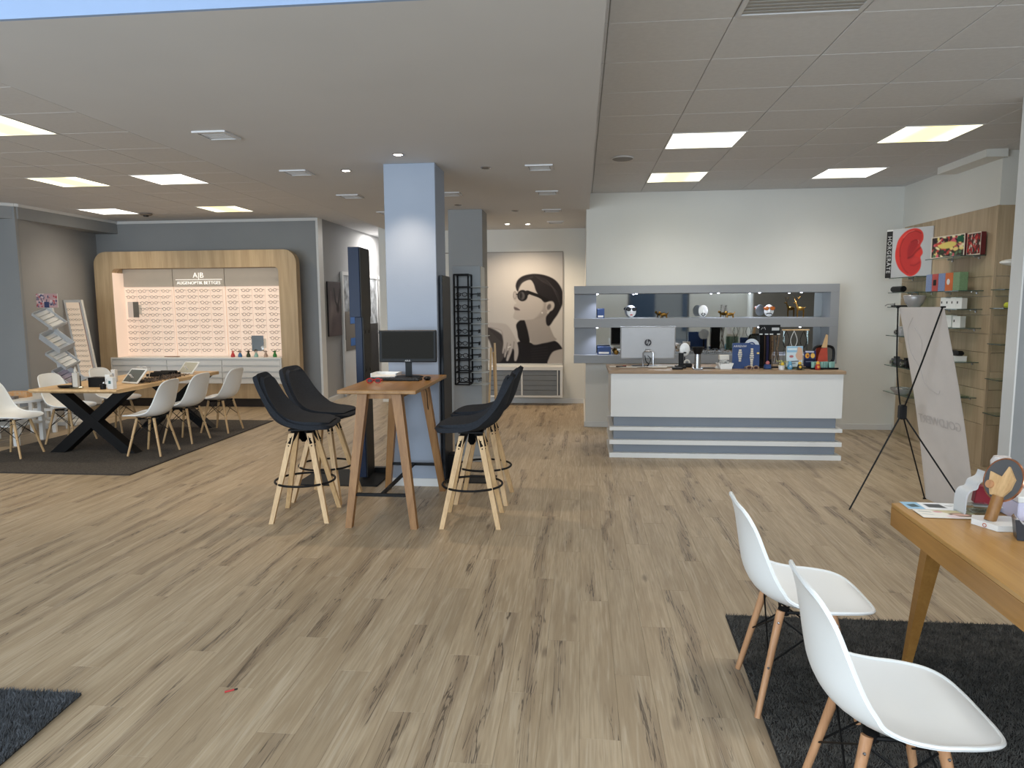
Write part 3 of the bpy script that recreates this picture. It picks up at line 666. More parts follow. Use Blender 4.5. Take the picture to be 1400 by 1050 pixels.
for r in range(5):
    ks = MB()
    for k in range(17): ks.box(-.205+k*.0242, -.205+k*.0242+.019, -.055+r*.0225, -.037+r*.0225, .014, .020)
    obj('key_row', ks, mat('key_black', (34, 34, 36), .5), t_)
tag(obj('computer_mouse', MB().ball((0, 0, .014), .03, 12, 1, 1.6, .55), black_pl, None, True, loc=(-1.235, 5.52, 1.002)), 'black mouse lying at the right end of the keyboard', 'mouse')
def glasses_mb(w=.138, h=.042, temple=.10, th=.0022, drop=0):
    mb = MB(); hw = w/2; lw = hw*.82
    for s in (-1, 1): mb.ring((s*hw*.54, 0, 0), h/2, th, 10, 4, 'y', lw/h, 1)
    mb.tube([(-hw*.16, 0, .006), (0, -.003, .010), (hw*.16, 0, .006)], th, 4)
    if temple:
        for s in (-1, 1): mb.tube([(s*hw*.96, 0, .008), (s*hw, temple*.75, .006), (s*hw*.97, temple, -.012)], th, 4)
    return mb
t_ = thing('red_glasses', 'red-framed folded glasses lying open in front of the keyboard', 'glasses', (-1.60, 5.26, 1.022), .15)
obj('frame', glasses_mb(.115, .036, .08, .004), red_m, t_, True); obj('lens', MB().box(-.047, -.010, -.001, .001, -.012, .012).box(.010, .047, -.001, .001, -.012, .012), mat('lens_dark', (60, 40, 44), .1), t_)
t_ = thing('white_box', 'flat white paper tray behind the keyboard on the tall table', 'tray', (-1.66, 5.82, 1.0))
obj('tray', MB().box(-.11, .11, -.09, .09, 0, .006).box(-.11, .11, .084, .09, .006, .032).box(-.11, -.104, -.09, .084, .006, .032).box(.104, .11, -.09, .084, .006, .032), gloss_white, t_)
cb = MB().tube(smoothpts([(-1.30, 5.60, .965), (-1.285, 5.7, .88), (-1.29, 5.78, .72), (-1.25, 5.84, .62), (-1.275, 5.87, .54), (-1.24, 5.92, .50), (-1.19, 5.95, .47)], 6, False), .0035, 5)
tag(obj('power_cable', cb, black_pl), 'thin black cable hanging down behind the tall table', 'cable')
# ---- display totems
t_ = thing('display_totem', 'tall dark blue-black freestanding display totem left of the front column', 'display totem', (-1.96, 6.1, 0))
nv = mat('navy_glass', (32, 44, 68), .4, var=.15, scale=3, spec=.2); bk = mat('anthracite_gloss', (36, 36, 36), .45, var=.12, scale=4, spec=.25)
obj('screen_housing', B(-.10, .0, -.0, .30, 1.5, 2.12, .003), nv, t_); obj('side_panel', B(.0005, .008, .01, .29, 1.5, 2.11), bk, t_)
obj('post', B(-.065, .0, .03, .27, .03, 1.5, .003), nv, t_); pl_ = MB()
obj('side_panel', B(.0005, .010, .04, .26, .03, 1.5), bk, t_)
for z in (1.35, 1.0, .9): pl_.box(.0105, .014, .09, .10, z, z+.03).box(.0105, .014, .2, .21, z, z+.03)
obj('fixing', pl_, black_m, t_); obj('base_plate', B(-.60, .16, -.18, .42, 0, .012, .003), mat('powder_black', (30, 31, 33), .6, var=.1, spec=.2), t_)
obj('cable_box', B(-.02, .2, .3, .36, .012, .06), black_pl, t_)
t_ = thing('display_totem', 'slim black display panel standing along the right side of the front column', 'display totem', (-1.2, 6.2, 0))
obj('panel', B(-.026, .0, -.17, .2, .012, 1.86, .003), mat('dark_panel', (30, 35, 42), .45, var=.1, scale=3, spec=.25), t_); obj('foot', B(-.026, .10, -.05, .1, 0, .25, .004), black_m, t_)
obj('base_plate', B(.0, .42, -.10, .18, 0, .011, .003), MATS['powder_black'], t_); obj('socket', B(0, .006, -.1, -.05, .45, .53), mat('socket_grey', (90, 90, 90), .5), t_)
# ---- spectacle rack behind
t_ = thing('spectacle_rack', 'tall pale grey tower with a black wire rack full of dark glasses', 'display rack', (-1.11, 6.97, 0), 0)
pg = mat('pale_grey_panel', (160, 165, 170), .5, var=.04); pg2 = mat('pale_grey_acrylic', (176, 182, 184), .35, var=.03)
obj('back_panel', B(-.215, .08, .20, .24, .02, 2.0, .003), pg, t_); obj('base', B(-.2, .1, .0, .3, 0, .02, .003), pg, t_)
obj('side_panel', B(.055, .075, .245, .56, .02, 2.0, .003), pg2, t_)
fr = MB(); z0, z1 = .80, 1.905; rows = 9
for x in (-.155, -.012):
    for y in (-.02, .19): fr.box(x-.008, x+.008, y-.008, y+.008, z0, z1)
for k in range(rows+1):
    z = z0+(z1-z0)*k/rows
    fr.box(-.155, -.012, -.026, -.014, z-.006, z+.006).box(-.155, -.012, .184, .196, z-.006, z+.006).box(-.16, -.148, -.02, .19, z-.006, z+.006).box(-.018, -.006, -.02, .19, z-.006, z+.006)
obj('wire_frame', fr, black_m, t_)
sh = None
for k in range(9):
    z = z0+(z1-z0)*k/rows
    obj('shelf', B(-.012+.02, .175, .0, .18, z-.004+.0, z+.0), pg2, t_)
for k in range(8):
    z = z0+(z1-z0)*(k+.15)/rows
    for q, (xx, lab) in enumerate(((-.09, 'dark'), (.085, 'dark'))):
        g = obj('glasses', glasses_mb(.125, .04, .12, .0035).xf(Matrix.Translation((0, 0, .022))), black_pl, None, False, loc=(-1.11+xx, 6.97+(.03 if q == 0 else .05), z+.007), rot=(0, 0, (PI/2 if q else 0)+random.uniform(-.3, .3)))
        if q: g.scale = (.9, .9, .9)
        tag(g, 'pair of dark glasses lying in the black rack of the pale grey tower' if q == 0 else 'pair of dark glasses jutting out right of the pale grey tower', 'glasses', 'glasses on the pale grey tower' if q == 0 else 'glasses on the right side of the grey tower')
t_ = thing('wooden_easel', 'narrow wooden easel standing behind the pale grey tower', 'easel', (-.91, 7.35, 0))
for a, b in (((-.04, 0, 1.15), (-.09, 0, 0)), ((.0, 0, 1.2), (.03, 0, 0)), ((-.02, .03, 1.1), (-.02, .35, 0))): obj('leg', MB().beam(a, b, .020, .014), beech, t_)
# ---- alcove portrait
cv = Canvas(150, 204, (178, 172, 169), (700, 955)); gx = cv.xx-20; gy = cv.yy+25
cv.a = np.stack([np.clip(170+gx*.012-(gy-25)*-.008+8*np.sin(gx/300), 0, 255)]*3, -1)*np.array([1.0, .985, .97])
T = lambda P: [(x+20, y-25) for x, y in P]
sm = lambda P, n=5: smoothpts(T(P), n)
sk = (150, 145, 142); sk2 = (168, 163, 160); dkk = (24, 22, 24)
cv.poly(sm([(-20, 640), (45, 660), (150, 720), (200, 800), (240, 980), (110, 980), (90, 900), (40, 760), (-20, 740)]), (58, 54, 54), 3)
for k in range(14): cv.line(T([(40+k*9, 680+k*9), (95+k*8, 975)]), 3, (86, 82, 80), 1.5, .6)
cv.poly(sm([(150, 960), (200, 880), (300, 790), (390, 795), (460, 810), (560, 780), (625, 790), (675, 855), (640, 860), (585, 890), (560, 985), (110, 985)]), (26, 24, 28), 2)
cv.poly(sm([(350, 595), (540, 540), (560, 640), (600, 740), (620, 775), (500, 805), (420, 810), (385, 720)]), sk, 2)           # neck
cv.poly(sm([(320, 600), (350, 600), (385, 720), (392, 800), (330, 800), (300, 760), (290, 700), (282, 640)]), dkk, 2)
cv.poly(sm([(555, 985), (560, 930), (590, 880), (640, 860), (690, 862), (690, 985)]), sk2, 2)                                   # shoulder
cv.poly(sm([(300, 330), (330, 290), (400, 262), (470, 300), (520, 440), (545, 520), (500, 560), (440, 590), (350, 603), (290, 600), (256, 580), (262, 545), (268, 520), (262, 490), (266, 470), (285, 455), (262, 430), (256, 395), (270, 372), (292, 360)]), sk2, 2)
cv.poly(sm([(520, 440), (560, 500), (520, 570), (440, 592), (470, 560), (510, 500)]), (138, 133, 130), 4, .7)
cv.poly(sm([(280, 300), (300, 255), (350, 222), (440, 208), (540, 225), (620, 270), (670, 350), (680, 440), (640, 540), (600, 600), (565, 650), (540, 640), (535, 580), (560, 540), (600, 480), (570, 445), (520, 450), (480, 400), (450, 350), (430, 290), (400, 258), (340, 280), (310, 320), (298, 355), (285, 340)]), (28, 25, 28), 2)
for k in range(7): cv.line(smoothpts(T([(440+k*10, 225+k*8), (540+k*14, 260+k*16), (610+k*8, 360+k*22)]), 4, False), 3, (62, 58, 60), 2, .5)
cv.line(smoothpts(T([(300, 330), (335, 270), (420, 235)]), 4, False), 10, (70, 66, 66), 3, .5)
cv.ell(*T([(570, 485)])[0], 34, 46, sk2, 25, 2); cv.ell(*T([(560, 490)])[0], 16, 26, (92, 88, 88), 20, 2); cv.ell(*T([(502, 540)])[0], 6, 6, (210, 208, 206))
cv.line(T([(380, 362), (470, 395), (540, 432)]), 26, (16, 15, 16), 1.5)                                                     # temple
cv.ell(*T([(336, 392)])[0], 44, 48, (16, 15, 16), 0, 1.5); cv.ell(*T([(330, 394)])[0], 27, 35, (74, 72, 74), 0, 2); cv.ell(*T([(322, 392)])[0], 12, 30, (30, 28, 30), 0, 2)
cv.ell(*T([(372, 372)])[0], 20, 22, (24, 22, 24)); cv.ell(*T([(272, 388)])[0], 16, 34, (120, 116, 114)); cv.ell(*T([(272, 388)])[0], 11, 29, (160, 156, 153)); cv.line(T([(285, 380), (300, 382)]), 8, (20, 20, 20))
cv.poly(sm([(262, 488), (290, 495), (314, 516), (290, 518), (268, 512)], 3), (104, 96, 96), 1.5); cv.line(T([(272, 502), (312, 515)]), 4, (60, 54, 54))
cv.poly(sm([(-20, 610), (60, 622), (170, 630), (215, 655), (255, 720), (290, 800), (300, 880), (285, 945), (272, 958), (262, 945), (262, 870), (250, 850), (240, 880), (215, 945), (203, 958), (193, 945), (210, 870), (200, 880), (185, 925), (176, 915), (182, 850), (170, 890), (160, 880), (170, 800), (160, 730), (150, 690), (60, 665), (-20, 655)]), sk2, 2)
for P in (((205, 800), (190, 880)), ((232, 810), (210, 900)), ((262, 790), (256, 860))): cv.line(T(P), 5, (96, 90, 88), 2, .7)
cv.line(T([(212, 838), (230, 830)]), 7, (226, 224, 220)); cv.line(smoothpts(T([(60, 665), (150, 692), (165, 760)]), 4, False), 5, (110, 104, 100), 3, .6)
for k in range(6): cv.line(T([(410, 850+k*22), (545, 835+k*24)]), 5, (46, 44, 48), 3, .7)
t_ = thing('portrait_poster', 'large black-and-white portrait of a short-haired woman in dark sunglasses', 'poster', (-.955, 11.314, .65))
o = obj('print', print_mesh('print', cv, 1.327, 1.78), None, t_); obj('board', B(-.663, .663, .002, .012, 0, 1.78), trim_m, t_)
t_ = thing('low_cabinet', 'low grey slatted sideboard in a white frame beneath the portrait', 'cabinet', (-.95, 11.33, 0))
obj('frame', MB().box(-.85, .66, -.30, .0, .565, .62).box(-.85, .66, -.30, .0, .13, .16).box(.62, .66, -.30, 0, .16, .565).box(.0, .025, -.30, -.27, .16, .565).box(-.85, -.81, -.3, 0, .16, .565), trim_m, t_)
obj('frame', B(.575, .59, -.305, -.3, .16, .565), trim_m, t_)
cg = mat('slat_grey', (120, 125, 130), .5, var=.05)
for k in range(5):
    for x0, x1 in ((-.81, .0), (.025, .575)): obj('slat', B(x0, x1, -.292+.0, -.275, .163+k*.08, .163+k*.08+.074, .003), cg, t_)
obj('back', B(-.81, .62, -.27, -.01, .16, .565), mat('cabinet_dark', (96, 100, 104), .7), t_)
# ---- art on corridor wall
cv = Canvas(30, 54, (70, 60, 60), (85, 305)); cv.a += (cv.yy/305*24)[..., None]; 
cv.ell(48, 150, 30, 60, (120, 108, 106), 10, 8, .7); cv.line([(40, 40), (48, 110), (60, 140)], 7, (28, 22, 22), 2); cv.line([(80, 40), (70, 100), (62, 140)], 7, (28, 22, 22), 2)
cv.ell(62, 150, 9, 22, (40, 30, 30), 0, 3); cv.poly([(20, 60), (34, 150), (10, 280), (4, 200)], (150, 138, 134), 6, .5); cv.poly([(60, 180), (80, 300), (30, 300)], (104, 90, 88), 8, .7)
t_ = thing('wall_picture', 'tall dark picture of a long-horned animal on the taupe corridor wall', 'picture', (-4.178, 11.56, 1.095), PI/2)
obj('print', print_mesh('print', cv, .62, .91), None, t_, loc=(0, -.022, 0)); obj('canvas_body', B(-.31, .31, -.020, -.002, 0, .91), black_m, t_)
# ================================================================ DISPLAY WALL
def rrect(x0, x1, z0, z1, r, n=7, low=False):
    P = []
    for cx, cz, a0 in ((x1-r, z1-r, 0), (x0+r, z1-r, 90)):
        for k in range(n+1): a = math.radians(a0+90*k/n); P.append((cx+r*math.cos(a), cz+r*math.sin(a)))
    P += [(x0, z0), (x1, z0)]; return P
t_ = thing('display_unit', 'large rounded oak veneer frame around the backlit spectacle display', 'display unit', (0, 0, 0))
mb = MB(); O = rrect(-7.76, -4.41, .14, 2.48, .2); I = rrect(-7.46, -4.70, .38, 2.215, .07); y0, y1 = 10.6, 10.74
n = len(O); vs = [(x, y0, z) for x, z in O]+[(x, y0, z) for x, z in I]+[(x, y1, z) for x, z in O]+[(x, 10.73, z) for x, z in I]
fs = []
for k in range(n):
    q = (k+1) % n; fs += [(k, q, n+q, n+k), (k, 2*n+k, 2*n+q, q), (n+k, n+q, 3*n+q, 3*n+k)]
mb.add(vs, fs); obj('frame', mb, veneer, t_)
obj('body', MB().box(-7.60, -7.462, 10.745, 10.99, .14, 2.35).box(-4.69, -4.56, 10.745, 10.99, .14, 2.35).box(-7.461, -4.691, 10.745, 10.99, 2.22, 2.35).box(-7.461, -4.691, 10.745, 10.99, .14, .37).box(-7.461, -4.691, 10.90, 10.99, .37, 2.22), veneer, t_)
obj('plinth', B(-7.68, -4.50, 10.66, 10.98, 0, .14), mat('plinth_dark_brown', (40, 32, 28), .6, var=.1), t_)
pan = mat('backlit_panel', (226, 206, 190), .4, emit=DISP_E, ecol=(255, 226, 204)); hdr = mat('header_taupe', (176, 168, 156), .6, var=.03)
for k, (x0, x1) in enumerate(((-7.46, -6.605), (-6.60, -5.725), (-5.72, -4.72))):
    obj('back_panel', B(x0+.004, x1-.004, 10.875, 10.895, .80, 1.93), pan, t_, label='backlit cream display panel')
    obj('header', B(x0+.002, x1-.002, 10.86, 10.897, 1.932, 2.215), hdr, t_)
obj('side_lining', B(-7.46, -7.45, 10.602, 10.89, .8, 2.15), pan, t_)
sgn = mat('sign_white', (255, 252, 246), emit=.6)
text('sign_letters', 'A|B', .125, sgn, t_, (-6.16, 10.855, 2.105), ext=.003, off=-.003); text('sign_letters', 'AUGENOPTIK BETTGES', .072, sgn, t_, (-6.16, 10.855, 1.985), ext=.003, sp=.98, off=-.0016)
obj('sign_rule', B(-6.55, -5.76, 10.852, 10.86, 2.037, 2.042), sgn, t_)
l = bpy.data.lights.new('display_strip', 'AREA'); l.shape = 'RECTANGLE'; l.size = 2.6; l.size_y = .04; l.energy = 1.5; l.color = (1, .84, .66)
lo = bpy.data.objects.new('display_strip', l); COL.objects.link(lo); lo.parent = t_; lo.location = (-6.08, 10.66, 2.2); lo.rotation_euler = (.35, 0, 0)
# drawers
t_ = thing('drawer_bank', 'white bank of low drawers beneath the backlit spectacle panel', 'drawers', (0, 0, 0))
obj('carcass', MB().box(-7.56, -4.70, 10.565, 10.86, .77, .798, .003).box(-7.56, -7.54, 10.565, 10.86, .38, .77).box(-4.72, -4.70, 10.565, 10.86, .38, .77).box(-7.54, -4.72, 10.59, 10.86, .38, .77), gloss_white, t_)
for x0, x1 in ((-7.537, -6.615), (-6.605, -5.69), (-5.68, -4.725)):
    for k in range(4):
        z = .385+k*.0965; d = obj('drawer', B(x0, x1, 10.566, 10.589, z, z+.080, .003), gloss_white, t_)
        obj('grip', B(x0, x1, 10.560, 10.575, z+.081, z+.086), trim_m, d)
# spectacles on the panel
gm = []
for nme, rgb in (('spec_brown', (66, 54, 46)), ('spec_black', (30, 28, 28)), ('spec_tan', (110, 92, 78)), ('spec_gold', (96, 80, 62)), ('spec_grey', (60, 56, 54))): gm.append(mat(nme, rgb, .4))
base = [obj_ for obj_ in ()]
proto = {}
def spec(mi, shp):
    if (mi, shp) not in proto:
        mb = MB(); h = (.046, .04, .05)[shp]; 
        for s in (-1, 1): mb.ring((s*.036, 0, 0), h/2, .0029, 8, 4, 'y', .056/h, 1)
        mb.tube([(-.011, 0, .005), (.011, 0, .005)], .003, 3)
        for s in (-1, 1): mb.tube([(s*.064, 0, .010), (s*.074, -.01, .012), (s*.09, .018, .011)], .0036, 3)
        me = mb.mesh('spectacles'); me.materials.append(gm[mi]); proto[(mi, shp)] = me
    return proto[(mi, shp)]
cols = [-7.345, -7.14, -6.94, -6.735, -6.49, -6.285, -6.08, -5.87, -5.60, -5.375, -5.155, -4.92]
for r in range(11):
    z = 1.862-r*.0965
    rail = None
    for c, x in enumerate(cols):
        if (c in (0, 1) and r in (2, 3, 4) and c == 0) or (c == 10 and r in (8, 9, 10)): continue
        if c == 1 and r in (2, 3, 4): x += .03
        o = bpy.data.objects.new('spectacles', spec(random.choice([0, 0, 1, 2, 3, 4] if c < 9 else [0, 1, 0, 4]), random.randrange(3))); COL.objects.link(o)
        o.location = (x+random.uniform(-.006, .006), 10.855, z); o.rotation_euler = (0, random.uniform(-.06, .06), 0)
        tag(o, 'thin-framed spectacles on the backlit display panel', 'glasses', 'spectacles on the backlit display panel')
rm = MB()
for c, x in enumerate(cols): rm.box(x+.10, x+.102, 10.872, 10.8745, .84, 1.9)
tag(obj('spectacle_rods', rm, mat('rod_pink', (214, 186, 166), .4)), 'thin vertical holding rods running down the backlit panel', 'rods')
for x0, x1, z0, z1, lab in ((-7.385, -7.20, 1.437, 1.69, 'small square mirror on the upper left of the backlit panel'), (-5.30, -5.10, .885, 1.135, 'small square mirror at the lower right of the backlit panel above the figurines')):
    t_ = thing('display_mirror', lab, 'mirror', ((x0+x1)/2, 10.835, z0)); w_ = (x1-x0)/2
    obj('glass', B(-w_, w_, -.004, .004, 0, z1-z0), mirror_m, t_); obj('stand', B(w_, w_+.03, .0, .03, .05, z1-z0-.05), clear_gl, t_)
tag(obj('pen', MB().tube([(-6.72, 10.7, .806), (-6.45, 10.68, .806)], .008, 6), mat('pen_tan', (150, 120, 100), .4)), 'thin pen lying on top of the white drawer bank', 'pen')
for k, (x, c1, c2, lab) in enumerate([(-5.56, (200, 60, 60), (220, 120, 110), 'red crouching'), (-5.44-.0, (70, 120, 170), (230, 190, 170), 'blue'), (-5.33+.03, (54, 66, 40), (80, 70, 40), 'dark green'), (-5.17, (150, 190, 180), (230, 220, 210), 'pale mint'), (-5.01, (190, 160, 140), (230, 200, 180), 'beige'), (-4.86, (50, 130, 60), (70, 150, 60), 'bright green')]):
    t_ = thing('figurine', lab+' small figurine wearing glasses on the white drawer top', 'figurine', (x, 10.70, .798), 0, None)
    obj('body', MB().lathe([(.03, 0), (.034, .02), (.022, .055), (.012, .07), (.001, .072)], n=10), mat('figurine_%d' % k, c1, .4, var=.15, scale=40), t_, True)
    obj('head', MB().ball((0, 0, .085), .020, 10), mat('figurine_head_%d' % k, c2, .4, var=.1, scale=40), t_, True)
    if k: obj('glasses', glasses_mb(.05, .018, .02, .002).xf(Matrix.Translation((0, -.022, .09))), black_pl, t_)
# ================================================================ LONG TABLE ZONE
rg = mat('rug_taupe_pile', (92, 85, 78), .95, var=.5, scale=60, bump=.9, bscale=210)
t_ = thing('rug', 'brown-grey rug under the long table', 'rug', (0, 0, 0))
obj('pile', MB().box(-6.46, -4.31, 6.17, 9.32, .001, .012, .004), rg, t_); obj('edge_binding', MB().box(-6.475, -4.295, 6.155, 6.169, 0, .009).box(-4.309, -4.295, 6.17, 9.32, 0, .009).box(-6.475, -6.461, 6.17, 9.32, 0, .009), mat('rug_binding', (52, 46, 42), .9), t_)
t_ = thing('dining_table', 'long table with a pale oak top on black crossed steel legs', 'table', (0, 0, 0))
for x0, x1 in ((-5.85, -5.36), (-5.358, -4.85)):
    pr = [(6.86, .70), (6.83, .72), (6.835, .74), (8.93, .74), (8.93, .70)]
    obj('top_board', MB().prism(pr, x0, x1, 'x'), table_top, t_)
for yy in (7.06, 8.66):
    for s in (-1, 1):
        obj('leg', MB().prism([(-5.34+s*.42-.085, .012), (-5.34+s*.42+.085, .012), (-5.34-s*.40+.085, .70), (-5.34-s*.40-.085, .70)], yy+(0 if s > 0 else .002), yy+.12-(0 if s > 0 else .002), 'y'), black_m, t_)
zt = .74
# things on the long table
def case_mb(): return None
t_ = thing('glasses_case', 'open black glasses case on the near left of the long table', 'glasses case', (-5.52, 6.98, zt), .1)
obj('bottom', MB().lathe([(.055, 0), (.075, .012), (.078, .028), (.001, .028)], n=18, sx=1.25, sy=.7), black_pl, t_, True); obj('lid', MB().box(.02, .12, .05, .065, .01, .13, .006), black_m, t_)
t_ = thing('acrylic_stand', 'clear acrylic stand between the open case and the black box', 'display stand', (-5.37, 6.93, zt))
obj('base', B(-.055, .055, -.04, .04, 0, .02, .003), clear_gl, t_); obj('column', MB().box(-.03, .03, -.02, .02, .02, .17, .003), mat('milky_acrylic', (226, 222, 214), .25, trans=.3), t_); obj('flame_tip', MB().lathe([(.012, 0), (.018, .02), (.004, .06), (.001, .07)], (0, 0, .17), 8), mat('milky_acrylic', 0), t_)
t_ = thing('card_box', 'black rectangular card box on the near end of the long table', 'box', (-5.235, 7.12, zt)); obj('body', B(-.10, .10, -.06, .06, 0, .10, .004), black_pl, t_); obj('rim', B(-.102, .102, -.062, .062, .095, .104, .003), black_m, t_)
def carton(name, lab, loc, sx, sy_, sz, m_, mark=(150, 150, 150), rz=0, group=None):
    t_ = thing(name, lab, 'box', loc, rz, group); obj('body', B(-sx/2, sx/2, -sy_/2, sy_/2, 0, sz, .003), m_, t_)
    obj('lid', B(-sx/2-.001, sx/2+.001, -sy_/2-.001, sy_/2+.001, sz*.9, sz+.001, .002), m_, t_)
    obj('print', MB().box(-sx*.2, sx*.2, -sy_/2-.002, -sy_/2-.001, sz*.45, sz*.7), mat('mark_%d_%d_%d' % mark, mark, .5), t_); return t_
carton('small_carton', 'tall white carton directly right of the black card box on the long table', (-5.08, 7.05, zt), .06, .05, .14, gloss_white)
carton('small_carton', 'white carton with a teal picture at the near corner of the long table', (-4.965, 6.93, zt), .085, .05, .125, gloss_white, (70, 110, 115), -.3)
carton('small_carton', 'narrow white carton behind the black card box on the long table', (-5.42, 7.62, zt), .05, .05, .14, gloss_white, (150, 160, 170))
t_ = thing('pen_pot', 'small dark pot of trinkets in front of the white cartons', 'pot', (-5.045, 6.90, zt)); obj('pot', MB().lathe([(.028, 0), (.032, .05), (.026, .05), (.001, .01)], n=12), black_pl, t_, True); obj('knob', MB().ball((.01, 0, .065), .014, 8), chrome, t_, True)
def table_mirror(lab, loc, rz, w_, h_, tilt, face):
    t_ = thing('tablet_mirror', lab, 'mirror', loc, rz); R_ = Matrix.Rotation(tilt, 4, 'X')
    obj('frame', MB().box(-w_/2, w_/2, -.008, .008, 0, h_, .005).xf(R_), gloss_white, t_); obj('glass', MB().box(-w_/2+.02, w_/2-.02, -.0095, -.008, .02, h_-.02).xf(R_), face, t_)
    obj('prop', MB().beam((0, .01, h_*.5), (0, h_*.45, 0), .04, .005), gloss_white, t_)
table_mirror('white-framed tablet mirror with a dark grey face in the middle of the long table', (-5.09, 7.40, zt+.004), -.35, .27, .21, -.75, mat('dim_mirror', (110, 112, 108), .2, .2))
table_mirror('white-framed tablet mirror with a bright face at the far end of the long table', (-5.08, 8.50, zt+.004), -.35, .27, .20, -.75, mat('cream_mirror', (196, 192, 176), .25, .1))
bm = [mat('bead_brown', (92, 66, 46), .4), mat('bead_black', (38, 32, 30), .35), mat('bead_tan', (150, 122, 92), .4)]
pile = []
for k in range(90):
    u = random.random(); v = random.uniform(-1, 1); x = -5.10+.2*u+v*.10; y = 7.45+u*.80+random.uniform(-.04, .04)
    x = -5.0-.02*u+v*.085*(1-.3*abs(v))
    o = bpy.data.objects.new('spectacles', spec(random.choice([0, 1, 2, 2]), random.randrange(3))); COL.objects.link(o); o.location = (x, y, zt+.012+random.random()*.012)
    o.rotation_euler = (PI/2+random.uniform(-.3, .3), 0, random.uniform(0, 6.28)); tag(o, 'dark spectacle frame lying in the pile on the long table', 'glasses', 'pile of dark spectacles on the long table')
t_ = thing('tray', 'black tray stacked with dark glasses cases behind the pile of spectacles', 'tray', (-5.24, 8.30, zt), .1)
obj('tray', MB().box(-.16, .16, -.12, .12, 0, .01).box(-.16, .16, -.12, -.11, .01, .035).box(-.16, .16, .11, .12, .01, .035), black_pl, t_)
for k in range(4): obj('case', MB().box(-.13+.02*k, .11+.01*k, -.09+.045*k, -.05+.045*k, .011, .05+.012*(k % 2), .01), black_m, t_)
t_ = thing('wire_stand', 'white wire stand holding small clear glasses behind the first tablet mirror', 'display stand', (-5.42, 8.15, zt)); obj('rods', MB().tube([(-.1, 0, .09), (-.08, 0, 0), (.08, 0, 0), (.1, 0, .09), (-.1, 0, .09)], .005, 5).tube([(0, 0, 0), (0, 0, .09)], .005, 5), trim_m, t_); obj('glasses', glasses_mb(.14, .045, .08, .004).xf(Matrix.Translation((0, -.02, .11))), trim_m, t_)
# brochure stand
t_ = thing('brochure_stand', 'white leaning brochure stand with four tilted trays and a floral header card', 'display stand', (-7.15, 9.0, 0))
obj('spine', MB().prism([(-.24, 1.60), (-.12, 1.60), (.14, .06), (.0, .06)], .03, .06, 'y'), trim_m, t_); obj('foot', B(-.16, .32, -.24, .26, 0, .055, .01), trim_m, t_)
obj('rail', MB().tube([(-.255, .08, 1.6), (.0, .08, .06)], .014, 8), chrome, t_)
cv = Canvas(60, 38, (196, 160, 160)); 
for k in range(60): cv.ell(random.uniform(0, 60), random.uniform(0, 38), random.uniform(1.5, 4), random.uniform(1, 3), random.choice([(230, 214, 212), (180, 80, 84), (120, 112, 130), (70, 78, 110), (214, 180, 176)]), random.uniform(0, 180))
cv.rect(22, 22, 36, 38, (62, 70, 104)); obj('header_card', print_mesh('print', cv, .31, .19), None, t_, loc=(-.155, -.012, 1.605)); obj('header_board', B(-.31, 0, -.010, .004, 1.605, 1.795), trim_m, t_)
pap = mat('paper_white', (224, 220, 212), .7); pink = mat('paper_lilac', (178, 164, 176), .7)
for k, (x, z) in enumerate(((-.10, 1.44), (-.02, 1.12), (.05, .90), (.11, .62))):
    R_ = Matrix.Translation((x, -.06, z)) @ Matrix.Rotation(.62, 4, 'Y') @ Matrix.Rotation(.45, 4, 'X'); h = .10 if k % 2 else .045
    tr = obj('tray', MB().box(-.17, .17, -.11, .11, 0, .006).box(-.17, .17, -.116, -.11, 0, h).box(-.17, .17, .11, .116, 0, h).box(-.176, -.17, -.116, .116, 0, h).box(.17, .176, -.116, .116, 0, h).xf(R_), frost, t_)
    for q in range(4 if k % 2 == 0 else 3): obj('leaflet', MB().box(-.15+q*.08, -.09+q*.08, -.09, .09, .008, .02+.01*(q % 2)).xf(R_), pink if k == 3 else pap, tr)
# leaning mini display panel
t_ = thing('leaning_display', 'narrow white leaning display panel of spectacles left of the oak frame', 'display panel', (-7.63, 9.9, .14))
Mx = Matrix(((1, 0, -.19, .19+.01), (0, 1, 0, 0), (0, 0, 1, 0), (0, 0, 0, 1)))
def sh(mb): mb.v = [(x+.235*(1-z/1.58)-.0, y+.0, z) for x, y, z in mb.v]; return mb
obj('frame', sh(MB().box(-.145, .145, -.01, .03, 0, 1.58)), trim_m, t_); obj('light_panel', sh(MB().box(-.11, .10, -.014, -.0105, .42, 1.54)), mat('backlit_cream', (226, 204, 180), .4, emit=.26), t_)
obj('drawer_front', sh(MB().box(-.13, .13, -.018, -.0105, .05, .38)), gloss_white, t_); obj('prop', MB().beam((.02, .02, 1.0), (.10, .34, 0), .03, .03), black_m, t_); obj('red_edge', sh(MB().box(.104, .11, -.014, -.0105, .42, 1.54)), mat('edge_red', (150, 90, 80), .5), t_)
for k in range(13):
    for q in (-.055, .04):
        z = .50+k*.078; o = bpy.data.objects.new('spectacles', spec(random.choice([0, 3, 4]), random.randrange(3))); COL.objects.link(o)
        o.location = (-7.63+q+.235*(1-z/1.58), 9.9-.03, .14+z); o.scale = (.62, .62, .62); tag(o, 'tiny spectacle frame on the leaning white display panel', 'glasses', 'spectacles on the leaning display panel')
